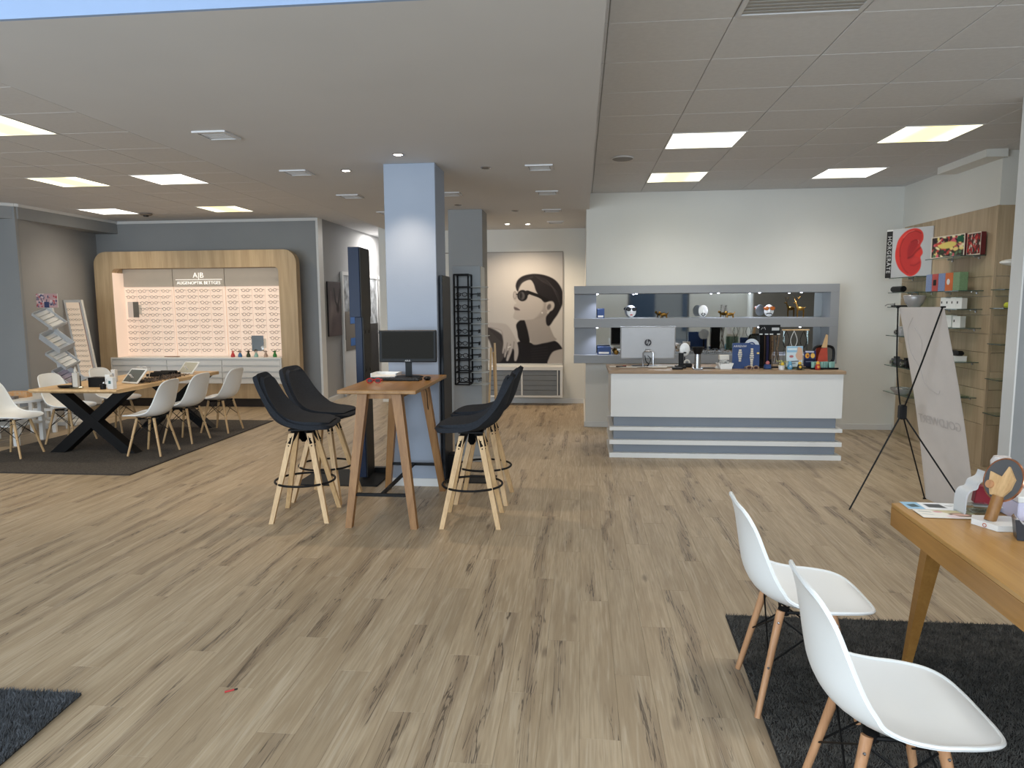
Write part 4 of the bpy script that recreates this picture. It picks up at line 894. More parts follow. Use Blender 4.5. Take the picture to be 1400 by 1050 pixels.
# kids table and stools
t_ = thing('kids_table', 'low white round-cornered kids table with toys at the left edge', 'table', (-6.85, 7.62, 0))
obj('tabletop', MB().lathe([(.40, .50), (.42, .505), (.42, .53), (.40, .535), (.001, .535)], n=28, sx=1.2, sy=.85), gloss_white, t_, True)
for sx in (-1, 1):
    for sy in (-1, 1): obj('leg', B(sx*.3-.025, sx*.3+.025, sy*.2-.025, sy*.2+.025, 0, .50, .003), gloss_white, t_)
obj('shelf', B(-.33, .33, -.22, .22, .22, .24, .003), gloss_white, t_)
def stool_k(lab, loc, rz):
    t_ = thing('kids_stool', lab, 'stool', loc, rz)
    obj('seat', B(-.17, .17, -.17, .17, .47, .495, .004), gloss_white, t_)
    for sx in (-1, 1):
        for sy in (-1, 1): obj('leg', B(sx*.14-.024, sx*.14+.024, sy*.14-.02, sy*.14+.02, 0, .47, .003), gloss_white, t_)
    for z in (.12, .28, .42):
        for s in (-1, 1): obj('rail', B(-.116, .116, s*.14-.01, s*.14+.01, z, z+.035), gloss_white, t_)
    for z in (.12, .30):
        for s in (-1, 1): obj('rail', B(s*.14-.01, s*.14+.01, -.12, .12, z, z+.035), gloss_white, t_)
    return t_
sk_ = stool_k('white ladder-sided kids stool standing behind the near corner of the long table', (-6.93, 8.42, 0), .12)
dup(sk_, (-7.28, 8.25, 0), .1, 'white kids stool pushed behind the ladder-sided one at the left')
for lab, loc, s_, c, rz in [('orange flat toy box on the low white kids table', (-6.72, 7.72, .535), (.22, .12, .07), (206, 150, 90), .2), ('pink flat book lying at the left edge of the kids table', (-6.98, 7.55, .535), (.24, .18, .04), (186, 110, 116), -.1),
                             ('dark patterned toy tray in front of the orange box on the kids table', (-6.72, 7.54, .535), (.2, .08, .03), (96, 86, 84), .1)]:
    t_ = thing('toy_box', lab, 'toy', loc, rz); m_ = mat('toy_%d_%d_%d' % c, c, .6, var=.5, scale=30, rgb2=tuple(int(q*.5+90) for q in c)); obj('body', B(-s_[0]/2, s_[0]/2, -s_[1]/2, s_[1]/2, 0, s_[2], .003), m_, t_); obj('lid', B(-s_[0]/2-.002, s_[0]/2+.002, -s_[1]/2-.002, s_[1]/2+.002, s_[2]*.8, s_[2]+.002, .002), m_, t_)
# ================================================================ RECEPTION COUNTER
t_ = thing('reception_counter', 'white reception counter with an oak top and three grey-and-white stepped plinth bands', 'counter', (0, 0, 0))
obj('worktop', B(.285, 2.648, 7.262, 8.05, .885, .917, .003), counter_w, t_)
obj('front_panel', MB().box(.312, 2.632, 7.29, 7.32, .432, .885).box(.312, .342, 7.32, 8.02, .432, .885).box(2.602, 2.632, 7.32, 8.02, .432, .885).box(.342, 2.602, 7.96, 8.0, .432, .885), gloss_white, t_)
for z0, z1 in ((.325, .432), (.187, .287), (.049, .141)): obj('recess_band', B(.345, 2.595, 7.345, 7.98, z0, z1), kick_grey, t_, label='slate grey recessed band')
for z0, z1 in ((.287, .325), (.141, .187), (0.0, .049)): obj('ledge', B(.300, 2.640, 7.275, 8.02, z0, z1, .002), gloss_white, t_)
zc = .917
# big monitor seen from behind
t_ = thing('monitor', 'silver all-in-one computer seen from behind on the counter, round logo on its back', 'monitor', (.728, 7.78, zc), .0)
R_ = Matrix.Translation((0, 0, .082)) @ Matrix.Rotation(.03, 4, 'X')
obj('housing', MB().box(-.298, .298, -.02, .03, 0, .355, .012).xf(R_), silver, t_); obj('screen', MB().box(-.285, .285, .0305, .032, .02, .34).xf(R_), black_pl, t_)
obj('top_edge', MB().box(-.297, .297, -.015, .028, .352, .358).xf(R_), chrome, t_)
cv = Canvas(40, 40, (171, 171, 173), (100, 100)); cv.ell(50, 50, 44, 44, (62, 62, 66), 0, 1.2)
cv.line([(44, 14), (30, 62)], 8, (171, 171, 173)); cv.line([(36, 42), (48, 40), (44, 62)], 7, (171, 171, 173)); cv.line([(64, 40), (52, 86)], 8, (171, 171, 173)); cv.line([(64, 40), (76, 42), (70, 62), (58, 62)], 7, (171, 171, 173))
obj('logo', print_mesh('print', cv, .082, .082), None, t_, loc=(0, -.0325, .222), label='round dark logo')
obj('stand_frame', MB().tube([(-.055, -.10, .008), (-.055, -.075, .15), (-.035, -.07, .172), (.035, -.07, .172), (.055, -.075, .15), (.055, -.10, .008)], .008, 8), chrome, t_, True)
obj('stand_back', MB().beam((0, -.065, .16), (0, -.02, .19), .06, .012), silver, t_); obj('stand_base', B(-.17, .17, -.12, .08, 0, .010, .004), mat('steel_dark', (90, 90, 94), .35, .6), t_)
obj('cables', MB().tube(smoothpts([(-.03, -.02, .12), (-.02, -.05, .06), (.01, -.05, .03), (-.01, -.06, .012)], 4, False), .005, 5).tube(smoothpts([(.0, -.02, .12), (.03, -.05, .08), (0, -.06, .012)], 4, False), .004, 5), black_pl, t_)
t_ = thing('paperwork', 'spread of white paper sheets under and left of the silver computer', 'papers', (.56, 7.72, zc))
for k, (x, y, r) in enumerate(((-.15, .02, .1), (-.05, -.06, -.15), (.1, -.04, .2), (.26, -.10, -.05), (.36, .0, .15))): obj('sheet', MB().box(-.10, .10, -.07, .07, 0, .002).xf(Matrix.Translation((x, y, .001+.0022*k)) @ Matrix.Rotation(r, 4, 'Z')), pap, t_)
t_ = thing('pen', 'dark pen on the papers at the left end of the counter', 'pen', (.43, 7.56, zc+.018), .4); obj('barrel', MB().tube([(-.06, 0, 0), (.06, 0, 0)], .007, 6), black_pl, t_); obj('clip', MB().tube([(.02, 0, .007), (.06, 0, .007)], .002, 4), red_m, t_)
t_ = thing('desk_phone', 'black cordless phone standing in its charger right of the silver computer', 'phone', (1.06, 7.55, zc)); obj('charger', B(-.06, .05, -.05, .06, 0, .03, .008), black_pl, t_); obj('handset', MB().box(-.026, .026, -.012, .012, 0, .145, .006).xf(Matrix.Translation((0, 0, .02)) @ Matrix.Rotation(-.1, 4, 'X')), black_m, t_)
t_ = thing('card_reader', 'small black card terminal lying by the cordless phone', 'card reader', (1.0, 7.42, zc)); obj('body', B(-.05, .06, -.04, .04, 0, .02, .006), black_pl, t_); obj('buttons', B(-.035, .04, -.03, .0, .02, .023), mat('grey_keys', (90, 90, 92), .5), t_)
t_ = thing('office_clutter', 'black tape dispenser and pens beside the phone on the counter', 'stationery', (1.14, 7.68, zc)); obj('holder', B(-.06, .05, -.05, .05, 0, .045, .01), black_pl, t_); obj('roll', MB().ring((0, 0, .05), .025, .01, 14, 6, 'y'), pap, t_, True)
def face(mb_parent, kind, s=1.0):
    """flat oval white face with a nose, on a wire foot"""
    obj('face', MB().ball((0, 0, .075*s+.01), .058*s, 18, 1, .28, 1.28), white_pl, mb_parent, True)
    obj('nose', MB().lathe([(.012*s, 0), (.004*s, .035*s), (.001, .04*s)], (0, -.017*s, .05*s+.01), 8), white_pl, mb_parent, True)
    if kind in ('moustache', 'mouth'):
        w_ = .036 if kind == 'moustache' else .017
        obj('mouth', MB().tube([(-w_*s, -.014*s, .04*s), (-w_*.4*s, -.018*s, .052*s), (0, -.02*s, .047*s), (w_*.4*s, -.018*s, .052*s), (w_*s, -.014*s, .04*s)], .0055*s, 6) if kind == 'moustache' else MB().ball((0, -.016*s, .045*s), .014*s, 8, 1.3, .4, .6), black_pl, mb_parent, True)
    if kind == 'ringmouth': obj('mouth', MB().tube([(0, -.02, .068), (.024, -.018, .045), (0, -.018, .02), (-.024, -.018, .045)], .006, 6, closed=True), black_pl, mb_parent, True)
    if kind == 'lips': obj('mouth', MB().ball((0, -.016, .04), .016, 8, 1.1, .3, .45), red_m, mb_parent, True)
t_ = thing('face_holder', 'white oval face glasses holder with a small black moustache, behind the cordless phone', 'glasses holder', (1.12, 7.72, zc)); obj('foot', MB().lathe([(.04, 0), (.04, .008), (.008, .01), (.006, .11), (.001, .11)], n=12), black_pl, t_)
fh = obj('face', MB().ball((0, 0, .19), .055, 18, 1, .28, 1.3), white_pl, t_, True); obj('mouth', MB().ball((.0, -.016, .155), .014, 8, 1.3, .4, .6), black_pl, t_, True); obj('nose', MB().lathe([(.010, 0), (.004, .03), (.001, .034)], (0, -.015, .178), 8), white_pl, t_, True)
t_ = thing('grinder', 'steel pedestal with a black flared bowl on the counter front edge', 'dispenser', (1.21, 7.42, zc)); obj('base', B(-.05, .05, -.05, .05, 0, .016, .004), chrome, t_); obj('column', MB().lathe([(.036, .016), (.034, .16), (.001, .16)], n=20), chrome, t_, True)
obj('bowl', MB().lathe([(.034, .16), (.046, .185), (.058, .225), (.062, .235), (.05, .235), (.03, .19), (.001, .185)], n=20), black_pl, t_, True); obj('rim_clip', MB().tube([(-.07, 0, .23), (.07, 0, .232)], .006, 6), black_m, t_)
t_ = thing('pad', 'dark mouse pad with a slim white box right of the steel pedestal', 'mouse pad', (1.36, 7.55, zc)); obj('pad', B(-.08, .05, -.05, .05, 0, .008, .003), black_pl, t_); obj('eraser', B(.055, .10, -.02, .02, 0, .02, .003), pap, t_)
t_ = thing('white_bowl', 'square white bowl filled with wrapped sweets on the counter', 'bowl', (1.50, 7.50, zc), .1)
obj('bowl', MB().prism([(-.055, 0), (.055, 0), (.08, .062), (.07, .062), (.05, .010), (-.05, .010), (-.07, .062), (-.08, .062)], -.06, .06, 'y').box(-.06, .06, -.065, -.06, .004, .058).box(-.06, .06, .06, .065, .004, .058), gloss_white, t_)
sw = MB(); 
for k in range(16): sw.ball((random.uniform(-.05, .05), random.uniform(-.045, .045), random.uniform(.05, .085)), .016, 6)
o = obj('sweets', sw, mat('wrapper_silver', (200, 200, 198), .3, .3, var=.3, scale=60), t_, True); o['kind'] = 'stuff'
t_ = thing('small_carton', 'small white and grey carton behind the sweets bowl on the counter', 'box', (1.535, 7.72, zc)); obj('body', B(-.05, .05, -.04, .04, 0, .13, .003), pap, t_); obj('band', B(-.051, .051, -.041, .041, .05, .08), mat('carton_grey', (130, 134, 138), .5), t_)
# blue watch display
t_ = thing('watch_display', 'blue card stand with two white link watches hanging on it', 'display stand', (1.72, 7.52, zc), 0)
bl = mat('display_blue', (34, 66, 120), .45, var=.25, scale=12); obj('card', MB().prism([(-.135, 0), (.14, 0), (.14, .25), (.055, .255), (.03, .27), (-.135, .268)], 0, .03, 'y'), bl, t_)
text('headline', 'ARRENW', .032, MATS['print_white'], t_, (-.06, -.002, .235))
wt = mat('watch_cream', (222, 214, 196), .4, var=.15, scale=60)
for x, z0, z1 in ((-.06, .075, .22), (.06, .02, .23)):
    wd = MB(); nL = int((z1-z0)/.022)
    for k in range(nL): ww = .0125+.009*math.exp(-((k-nL*.5)/1.5)**2); wd.box(x-ww, x+ww, -.012, -.001, z0+k*.022, z0+k*.022+.018, .003)
    o = obj('watch', wd, wt, t_); obj('dial', MB().lathe([(.014, 0), (.014, .004), (.001, .004)], n=14).xf(Matrix.Translation((x, -.013, (z0+z1)/2)) @ Matrix.Rotation(PI/2, 4, 'X')), chrome, o)
obj('price_tag', B(.112, .136, -.004, -.0005, .155, .172), mat('price_yellow', (220, 190, 110), .5), t_)
t_ = thing('round_emblem', 'round white and blue emblem disc behind the blue watch card', 'disc', (1.80, 7.62, zc)); 
cv = Canvas(40, 40, (120, 140, 170), (100, 100)); cv.ell(50, 50, 49, 49, (214, 220, 226)); cv.ell(46, 52, 30, 30, (60, 96, 150)); cv.ell(44, 54, 18, 18, (210, 216, 224)); cv.ell(44, 54, 8, 8, (60, 90, 140))
obj('disc', MB().lathe([(.075, 0), (.075, .012), (.001, .012)], n=28).xf(Matrix.Translation((0, .0, .235)) @ Matrix.Rotation(PI/2, 4, 'X')), mat('disc_white', (206, 212, 218), .4), t_)
obj('ring', MB().ring((-.005, -.0135, .235), .035, .006, 24, 6, 'y'), bl, t_, True); obj('stem', B(-.01, .01, -.01, .0, 0, .17), black_pl, t_)
t_ = thing('wooden_glasses', 'pale wooden sunglasses lying in front of the blue watch card', 'glasses', (1.765, 7.40, zc+.02), 0); obj('frame', glasses_mb(.13, .04, .07, .005), counter_w, t_, True); obj('lens', MB().box(-.05, -.016, -.001, .001, -.014, .014).box(.016, .05, -.001, .001, -.014, .014), MATS['lens_dark'], t_)
t_ = thing('figurine', 'small blue and red toy figure between the blue card and the black cord stand', 'figurine', (1.935, 7.48, zc)); obj('body', B(-.035, .035, -.025, .025, 0, .05, .01), bl, t_); obj('head', MB().ball((0, 0, .065), .022, 8), mat('toy_pink', (190, 110, 110), .5), t_, True); obj('tray', B(-.05, .05, -.04, .04, 0, .004), glass_edge, t_)
# black cord stand
t_ = thing('cord_stand', 'tall black stand hung with black, brown and patterned glasses cords', 'display stand', (1.99, 7.66, zc), 0)
obj('header', B(-.108, .108, -.01, .01, .345, .455, .002), black_pl, t_); obj('column', B(-.10, .03, .0, .03, 0, .345), black_m, t_); obj('foot', B(-.11, .11, -.06, .07, 0, .01), black_m, t_)
lg = MB().tube([(-.09, 0, 0), (-.075, 0, .022), (-.068, 0, .010), (-.058, 0, .026), (-.045, 0, 0)], .0022, 4).xf(Matrix.Translation((.0, -.012, .405))); obj('logo', lg, MATS['print_white'], t_)
obj('label_card', B(.02, .095, -.013, -.0105, .395, .425), mat('card_silver', (190, 192, 194), .4), t_); obj('price_strip', MB().box(-.105, -.075, -.013, -.0105, .35, .362).box(-.05, -.015, -.013, -.0105, .35, .362).box(0, .035, -.013, -.0105, .35, .362).box(.075, .105, -.013, -.0105, .35, .362), MATS['print_white'], t_)
cm = [black_pl, mat('cord_brown', (74, 52, 36), .6), mat('cord_indigo', (36, 34, 70), .6), mat('cord_leopard', (120, 92, 60), .5, var=.8, scale=90), black_m]
for k in range(18):
    x = -.10+k*.0118; sw_ = .02*random.uniform(-1, 1)*(k > 9)
    c = cm[0] if k < 3 else cm[(0, 1, 0, 2, 2, 0, 1, 3, 3, 1, 3, 3, 0, 3, 3)[k-3]]
    obj('cord', MB().tube([(x, -.02, .345), (x+sw_, -.035, .2), (x-sw_*.5, -.03, .02+random.uniform(0, .08))], .0042, 5), c, t_)
# plant and other goods
t_ = thing('potted_plant', 'little bushy green plant in a white pot on the counter', 'plant', (2.06, 7.42, zc)); obj('pot', MB().lathe([(.028, 0), (.034, .045), (.028, .045), (.001, .03)], n=14), gloss_white, t_, True)
lf = MB()
for k in range(60):
    a = random.uniform(0, 6.28); r = random.uniform(.02, .07); z = .05+random.uniform(-.015, .045); d = Vector((math.cos(a), math.sin(a), random.uniform(0, .8))).normalized()*.024; sd = Vector((-math.sin(a), math.cos(a), 0))*.008; p = Vector((r*math.cos(a), r*math.sin(a)*.8, z))
    lf.add([p-d*.5, p+sd, p+d*.5, p-sd], [(0, 1, 2, 3)])
o = obj('leaves', lf, mat('leaf_green', (120, 140, 74), .5, var=.5, scale=60, rgb2=(200, 196, 120)), t_); o['kind'] = 'stuff'; obj('yellow_bud', MB().ball((0, -.03, .06), .018, 8), mat('bud_yellow', (220, 190, 60), .5), t_, True)
cv = Canvas(40, 46, (150, 190, 216), (160, 200)); cv.rect(0, 60, 160, 200, (206, 222, 230)); cv.rect(10, 20, 100, 40, (220, 232, 238)); cv.poly(smoothpts([(110, 10), (150, 30), (160, 110), (140, 140), (110, 130), (90, 90), (104, 50)], 4), (214, 176, 150), 2); cv.ell(50, 100, 20, 12, (180, 110, 110)); cv.line([(20, 150), (120, 145)], 8, (60, 62, 70)); cv.line([(20, 170), (90, 166)], 6, (90, 92, 100))
t_ = thing('leaflet_holder', 'pale blue leaflet stand with a baby picture on the counter', 'leaflets', (2.22, 7.56, zc), .05); obj('print', print_mesh('print', cv, .165, .215), None, t_, loc=(0, -.02, .02)); obj('leaflet', B(-.0825, .0825, -.018, .0, .02, .235), pap, t_); obj('holder', MB().box(-.09, .09, -.05, .04, 0, .012).box(-.09, .09, .0, .006, .012, .2), glass_edge, t_)
cv = Canvas(30, 36, (38, 44, 92), (110, 160)); cv.ell(30, 50, 20, 26, (224, 160, 60)); cv.ell(80, 50, 20, 26, (230, 180, 90)); cv.ell(34, 52, 8, 12, (140, 60, 40)); cv.rect(10, 6, 90, 18, (210, 210, 220)); cv.rect(0, 84, 110, 160, (24, 28, 52)); cv.line([(20, 110), (80, 108)], 6, (120, 124, 150))
t_ = thing('leaflet_holder', 'dark blue leaflet stand with two orange faces on the counter', 'leaflets', (2.385, 7.58, zc), -.05); obj('print', print_mesh('print', cv, .115, .165), None, t_, loc=(0, -.016, .02)); obj('leaflet', B(-.0575, .0575, -.014, .0, .02, .185), bl, t_); obj('foot', B(-.07, .07, -.06, .03, 0, .010), black_pl, t_)
def toyfig(lab, loc, cb_, ch, ca):
    t_ = thing('figurine', lab, 'figurine', loc); obj('body', MB().lathe([(.022, 0), (.028, .02), (.02, .055), (.001, .06)], n=10), mat('tb_%d%d%d' % cb_, cb_, .45), t_, True); obj('belly', MB().ball((0, -.018, .03), .016, 8), mat('tc_%d%d%d' % ca, ca, .45), t_, True); obj('head', MB().ball((0, 0, .066), .02, 8), mat('td_%d%d%d' % ch, ch, .45), t_, True); obj('stand', B(-.045, .045, -.03, .03, -.0, .003), glass_edge, t_)
toyfig('black and yellow toy figure in front of the pale blue leaflets', (2.235, 7.40, zc), (34, 30, 28), (226, 180, 50), (222, 176, 60)); toyfig('red and orange toy figure in front of the dark blue leaflets', (2.42, 7.42, zc), (176, 44, 36), (224, 170, 60), (226, 150, 60))
toyfig('small light blue toy figure beside the yellow and black one', (2.155, 7.46, zc), (90, 160, 200), (120, 180, 210), (170, 200, 220))
t_ = thing('tray', 'black serving tray under the mint cups at the right end of the counter', 'tray', (2.50, 7.52, zc)); obj('tray', MB().box(-.14, .13, -.09, .09, 0, .008, .003).box(-.14, .13, -.09, -.082, .008, .02).box(-.14, .13, .082, .09, .008, .02), black_pl, t_)
mint = mat('mint_glass', (170, 216, 206), .2, trans=.4)
for k in range(8): 
    o = obj('candle_cup', MB().lathe([(.018, 0), (.021, .068), (.018, .068), (.014, .008), (.001, .008)], n=10), mint, None, True, loc=(2.39+.029*k, 7.475+.02*(k % 3), zc+.0085)); tag(o, 'small mint glass cup on the black tray at the right end of the counter', 'cup', 'mint cups on the black tray')
t_ = thing('table_mirror', 'rounded black-framed mirror standing at the right end of the counter', 'mirror', (2.545, 7.64, zc)); fr = []
for k in range(32):
    a = 2*PI*k/32; c, s2 = math.cos(a), math.sin(a); q = (abs(c)**4+abs(s2)**4)**-.25; fr.append((.105*c*q*.98, 0, .14+.09*s2*q))
obj('frame', MB().tube(fr, .014, 8, closed=True), black_pl, t_, True); obj('glass', MB().add([(x*.95, .002, (z-.14)*.95+.14) for x, y, z in fr], [tuple(range(32))]), mirror_m, t_); obj('foot', B(-.07, .07, -.03, .04, 0, .05, .006), black_pl, t_)
t_ = thing('card_boat', 'red and tan pointed card sail standing behind the black-framed mirror', 'display card', (2.52, 7.565, zc+.0085)); obj('sail', MB().prism([(-.07, .0), (.05, .0), (.035, .21), (-.025, .20), (-.05, .12)], 0, .01, 'y'), mat('sail_red', (186, 70, 48), .6, var=.2, scale=20), t_); obj('mast', MB().prism([(-.025, .21), (.03, .21), (.035, .34), (.015, .35)], -.008, -.001, 'y'), beech, t_)
t_ = thing('hook_rack', 'wooden bar with hanging white cords behind the leaflets on the counter', 'display stand', (2.33, 7.84, zc)); obj('bar', B(-.16, .12, -.02, .02, .385, .40, .003), beech, t_); obj('upright', MB().box(-.145, -.135, -.005, .005, 0, .385).box(.10, .11, -.005, .005, 0, .385), clear_gl, t_)
for x in (-.12, -.04, .06): obj('loop', MB().tube(smoothpts([(x, -.02, .385), (x-.035, -.02, .28), (x, -.02, .20), (x+.035, -.02, .28), (x, -.02, .385)], 5, False), .0035, 5), black_pl if x != -.04 else trim_m, t_)
obj('foot', B(-.16, .12, -.05, .05, 0, .006), clear_gl, t_)
# ================================================================ WALL NICHE UNIT
t_ = thing('niche_shelf', 'long grey wall shelf unit with two mirrored niches behind the counter', 'shelf unit', (0, 0, 0)); yf, yb = 8.78, 9.128
for z0, z1 in ((1.729, 1.826), (1.311, 1.425), (.866, .968)): obj('board', B(-.09, 3.08, yf, yb, z0, z1, .002), shelf_grey, t_)
obj('end_panel', MB().box(2.98, 3.08, yf+.001, yb, .968, 1.311).box(2.98, 3.08, yf+.001, yb, 1.425, 1.729), shelf_grey, t_)
obj('side_panel', MB().box(-.088, .19, yf+.18, yb, .968, 1.311).box(-.088, .19, yf+.18, yb, 1.425, 1.729), shelf_grey, t_)
for z0, z1 in ((.968, 1.311), (1.425, 1.729)):
    obj('mirror_back', B(.191, 2.979, yb-.05, yb-.04, z0, z1), mat('dim_niche_mirror', (196, 198, 198), .03, 1), t_, label='mirrored niche back')
led = mat('led_spot', (235, 240, 255), emit=10)
for x in (.20, .68, 1.672, 2.16, 2.651):
    for zt_, zz in ((1.729, 0), (1.311, 1)):
        if zz and x in (.68, 1.672): continue
        ls = obj('led_spot', MB().lathe([(.012, 0), (.012, -.006), (.001, -.007)], (x, yf+.05, zt_-.001), 10), led, t_)
        l = bpy.data.lights.new('led_beam', 'SPOT'); l.energy = 4; l.spot_size = 2.0; l.spot_blend = .9; l.color = (.72, .78, 1); l.shadow_soft_size = .02
        lo = bpy.data.objects.new('led_beam', l); COL.objects.link(lo); lo.parent = t_; lo.location = (x, yf+.06, zt_-.02)
for x, kind, lab in [(.622, 'lips', 'white oval face with dark sunglasses on the upper grey niche shelf'), (1.498, 'ringmouth', 'white oval face with a black ring mouth on the upper grey niche shelf'), (2.286, 'moustache', 'white oval face with amber sunglasses and a black moustache on the upper niche shelf')]:
    t_ = thing('face_holder', lab, 'glasses holder', (x, 8.86, 1.425)); face(t_, kind, 1.0)
    if kind != 'ringmouth':
        obj('glasses', glasses_mb(.13, .042, .04, .0045).xf(Matrix.Translation((0, -.026, .112))), black_pl if kind == 'lips' else mat('amber_frame', (160, 84, 30), .3), t_)
        obj('lens', MB().box(-.058, -.012, -.028, -.025, .094, .128, .01).box(.012, .058, -.028, -.025, .094, .128, .01), mat('lens_black', (24, 24, 28), .15) if kind == 'lips' else mat('lens_amber', (196, 110, 50), .1), t_)
def deer(lab, loc, s=1.0, antl=True, rz=0):
    t_ = thing('golden_animal', lab, 'ornament', loc, rz)
    obj('body', MB().ball((0, 0, .105*s), .028*s, 12, 1.7, .8, .9), gold_m, t_, True)
    for x in (-.035, .035):
        for y in (-.012, .012): obj('leg', MB().tube([(x*s, y*s, .095*s), (x*s*1.05, y*s, .05*s), (x*s, y*s, 0)], .007*s, 6, .0035*s), gold_m, t_)
    obj('neck', MB().tube([(-.035*s, 0, .115*s), (-.055*s, 0, .17*s)], .014*s, 8, .009*s), gold_m, t_, True); obj('head', MB().ball((-.066*s, 0, .178*s), .014*s, 8, 1.6, .8, .8), gold_m, t_, True); obj('tail', MB().tube([(.045*s, 0, .115*s), (.06*s, 0, .125*s)], .006*s, 5, .002), gold_m, t_)
    if antl: obj('antlers', MB().tube([(-.055*s, .004, .185*s), (-.075*s, .02, .225*s), (-.085*s, .02, .255*s)], .003, 4).tube([(-.055*s, -.004, .185*s), (-.03*s, -.02, .225*s), (-.02*s, -.02, .255*s)], .003, 4).tube([(-.075*s, .02, .225*s), (-.06*s, .02, .245*s)], .0025, 4).tube([(-.03*s, -.02, .225*s), (-.045*s, -.02, .245*s)], .0025, 4), gold_m, t_)
    return t_
deer('standing golden deer with antlers at the right end of the upper niche shelf', (2.665, 8.88, 1.425), 1.0, True, 0)
def pug(lab, loc):
    t_ = thing('golden_animal', lab, 'ornament', loc); s = 1
    obj('body', MB().ball((0, 0, .042), .026, 12, 1.9, .9, .8), gold_m, t_, True)
    for x in (-.032, .034):
        for y in (-.014, .014): obj('leg', MB().tube([(x, y, .035), (x*1.1, y, 0)], .009, 6, .007), gold_m, t_)
    obj('head', MB().ball((-.05, 0, .066), .02, 10, 1, 1, .9), gold_m, t_, True); obj('tail', MB().tube([(.045, 0, .05), (.06, 0, .075)], .006, 5, .003), gold_m, t_); return t_
pug('low golden animal figure on the left part of the upper niche shelf', (1.02, 8.87, 1.425)); pug('low golden animal figure in the middle of the upper niche shelf', (1.825, 8.87, 1.425))
t_ = thing('golden_bowl', 'small gold vessel on the lower niche shelf left of the silver computer', 'ornament', (.44, 8.88, .968)); obj('bowl', MB().lathe([(.02, 0), (.035, .03), (.03, .05), (.02, .05), (.001, .01)], n=14), gold_m, t_, True); obj('lid', MB().ball((0, 0, .055), .012, 8), gold_m, t_, True)
for lab, x, z, s_, m_ in [('dark blue box with a white corner at the left end of the upper niche shelf', .245, 1.425, (.09, .06, .12), bl), ('blue carrier box on the lower niche shelf at the left', .29, .968, (.17, .08, .10), bl)]:
    t_ = thing('gift_box', lab, 'box', (x, 8.90, z)); obj('body', B(-s_[0]/2, s_[0]/2, -s_[1]/2, s_[1]/2, 0, s_[2], .003), m_, t_); obj('label', B(-s_[0]*.4, s_[0]*.35, -s_[1]/2-.002, -s_[1]/2-.0005, .012, .035), pap, t_)
for k in range(6):
    o = obj('glasses', glasses_mb(.13, .045, .09, .0035), mat('clear_frames', (190, 196, 204), .2, .3), None, False, loc=(1.28+k*.10, 8.88, .998), rot=(0, 0, random.uniform(-.2, .2))); tag(o, 'pale clear-framed glasses standing on the lower niche shelf behind the blue card', 'glasses', 'clear glasses on the lower niche shelf')
# ================================================================ OAK SHELF BOARD
t_ = thing('shelf_board', 'tall greige oak wall board of stacked panels with glass shelves on the right wall', 'wall board', (0, 0, 0))
zs = [0.0, .40, .66, .85, 1.05, 1.20, 1.36, 1.545, 1.715, 1.885, 2.5]
zs = [0, .41, .58, .75, .93, 1.11, 1.29, 1.47, 1.65, 1.84, 2.5]
for a, b in zip(zs, zs[1:]): obj('panel', B(3.885, 3.909, 7.13, 9.02, a+.0015, b-.0015, .0012), veneer2, t_)
obj('end_strip', B(3.885, 3.909, 7.105, 7.1295, 0, 2.5), veneer2, t_)
t_ = thing('nook_board', 'darker oak panelled board turning the corner into the nook', 'wall board', (0, 0, 0))
for a, b in zip(zs, zs[1:]): obj('panel', B(3.912, 4.69, 7.106, 7.129, a+.0015, b-.0015, .0012), veneer2, t_)
def gshelf(lab, x0, x1, y0, y1, z):
    t_ = thing('glass_shelf', lab, 'shelf', (0, 0, z), 0, 'glass shelves on the oak board')
    obj('pane', B(x0, x1, y0, y1, -.008, 0), glass_edge, t_); obj('edge', MB().box(x0-.001, x0, y0, y1, -.008, 0).box(x0, x1, y0-.001, y0, -.008, 0), mat('glass_edge_dark', (62, 78, 74), .15), t_)
    for y in (y0+.1, y1-.1): obj('bracket', MB().box(x1-.06, x1, y-.008, y+.008, -.018, -.009).box(x1-.012, x1, y-.01, y+.01, -.035, -.018), chrome, t_)
for z, q in ((2.05, 'top'), (1.71, 'second'), (1.53, 'third'), (1.345, 'fourth'), (1.01, 'fifth'), (.66, 'lowest')): gshelf('%s glass shelf in the right column of the oak board' % q, 3.65, 3.884, 7.25, 7.95, z)
for z, q in ((1.885, 'top'), (1.715, 'second'), (1.545, 'third'), (1.21, 'fourth'), (.856, 'fifth'), (.538, 'lowest')): gshelf('%s glass shelf in the left column of the oak board' % q, 3.65, 3.884, 8.15, 8.82, z)
for z, q in ((1.715, 'topmost'), (1.541, 'second'), (1.204, 'third'), (.869, 'fourth'), (.537, 'lowest')): gshelf('%s glass shelf in the shaded nook right of the oak board' % q, 3.87, 4.68, 6.88, 7.104, z)
t_ = thing('oval_dish', 'white oval dish on the top shelf of the nook, cut by the partition edge', 'dish', (4.03, 6.99, 1.716)); obj('dish', MB().ball((0, 0, .245), .16, 18, 1, .55, .22), gloss_white, t_, True); obj('foot', MB().lathe([(.05, 0), (.03, .02), (.02, .215), (.001, .215)], n=14), gloss_white, t_, True)
tag(obj('lime_ornament', MB().box(-.04, .04, -.03, .03, 0, .05, .015), mat('lime_yellow', (190, 196, 50), .5), loc=(3.945, 6.93, 1.542)), 'small lime yellow ornament on the second nook shelf', 'ornament')
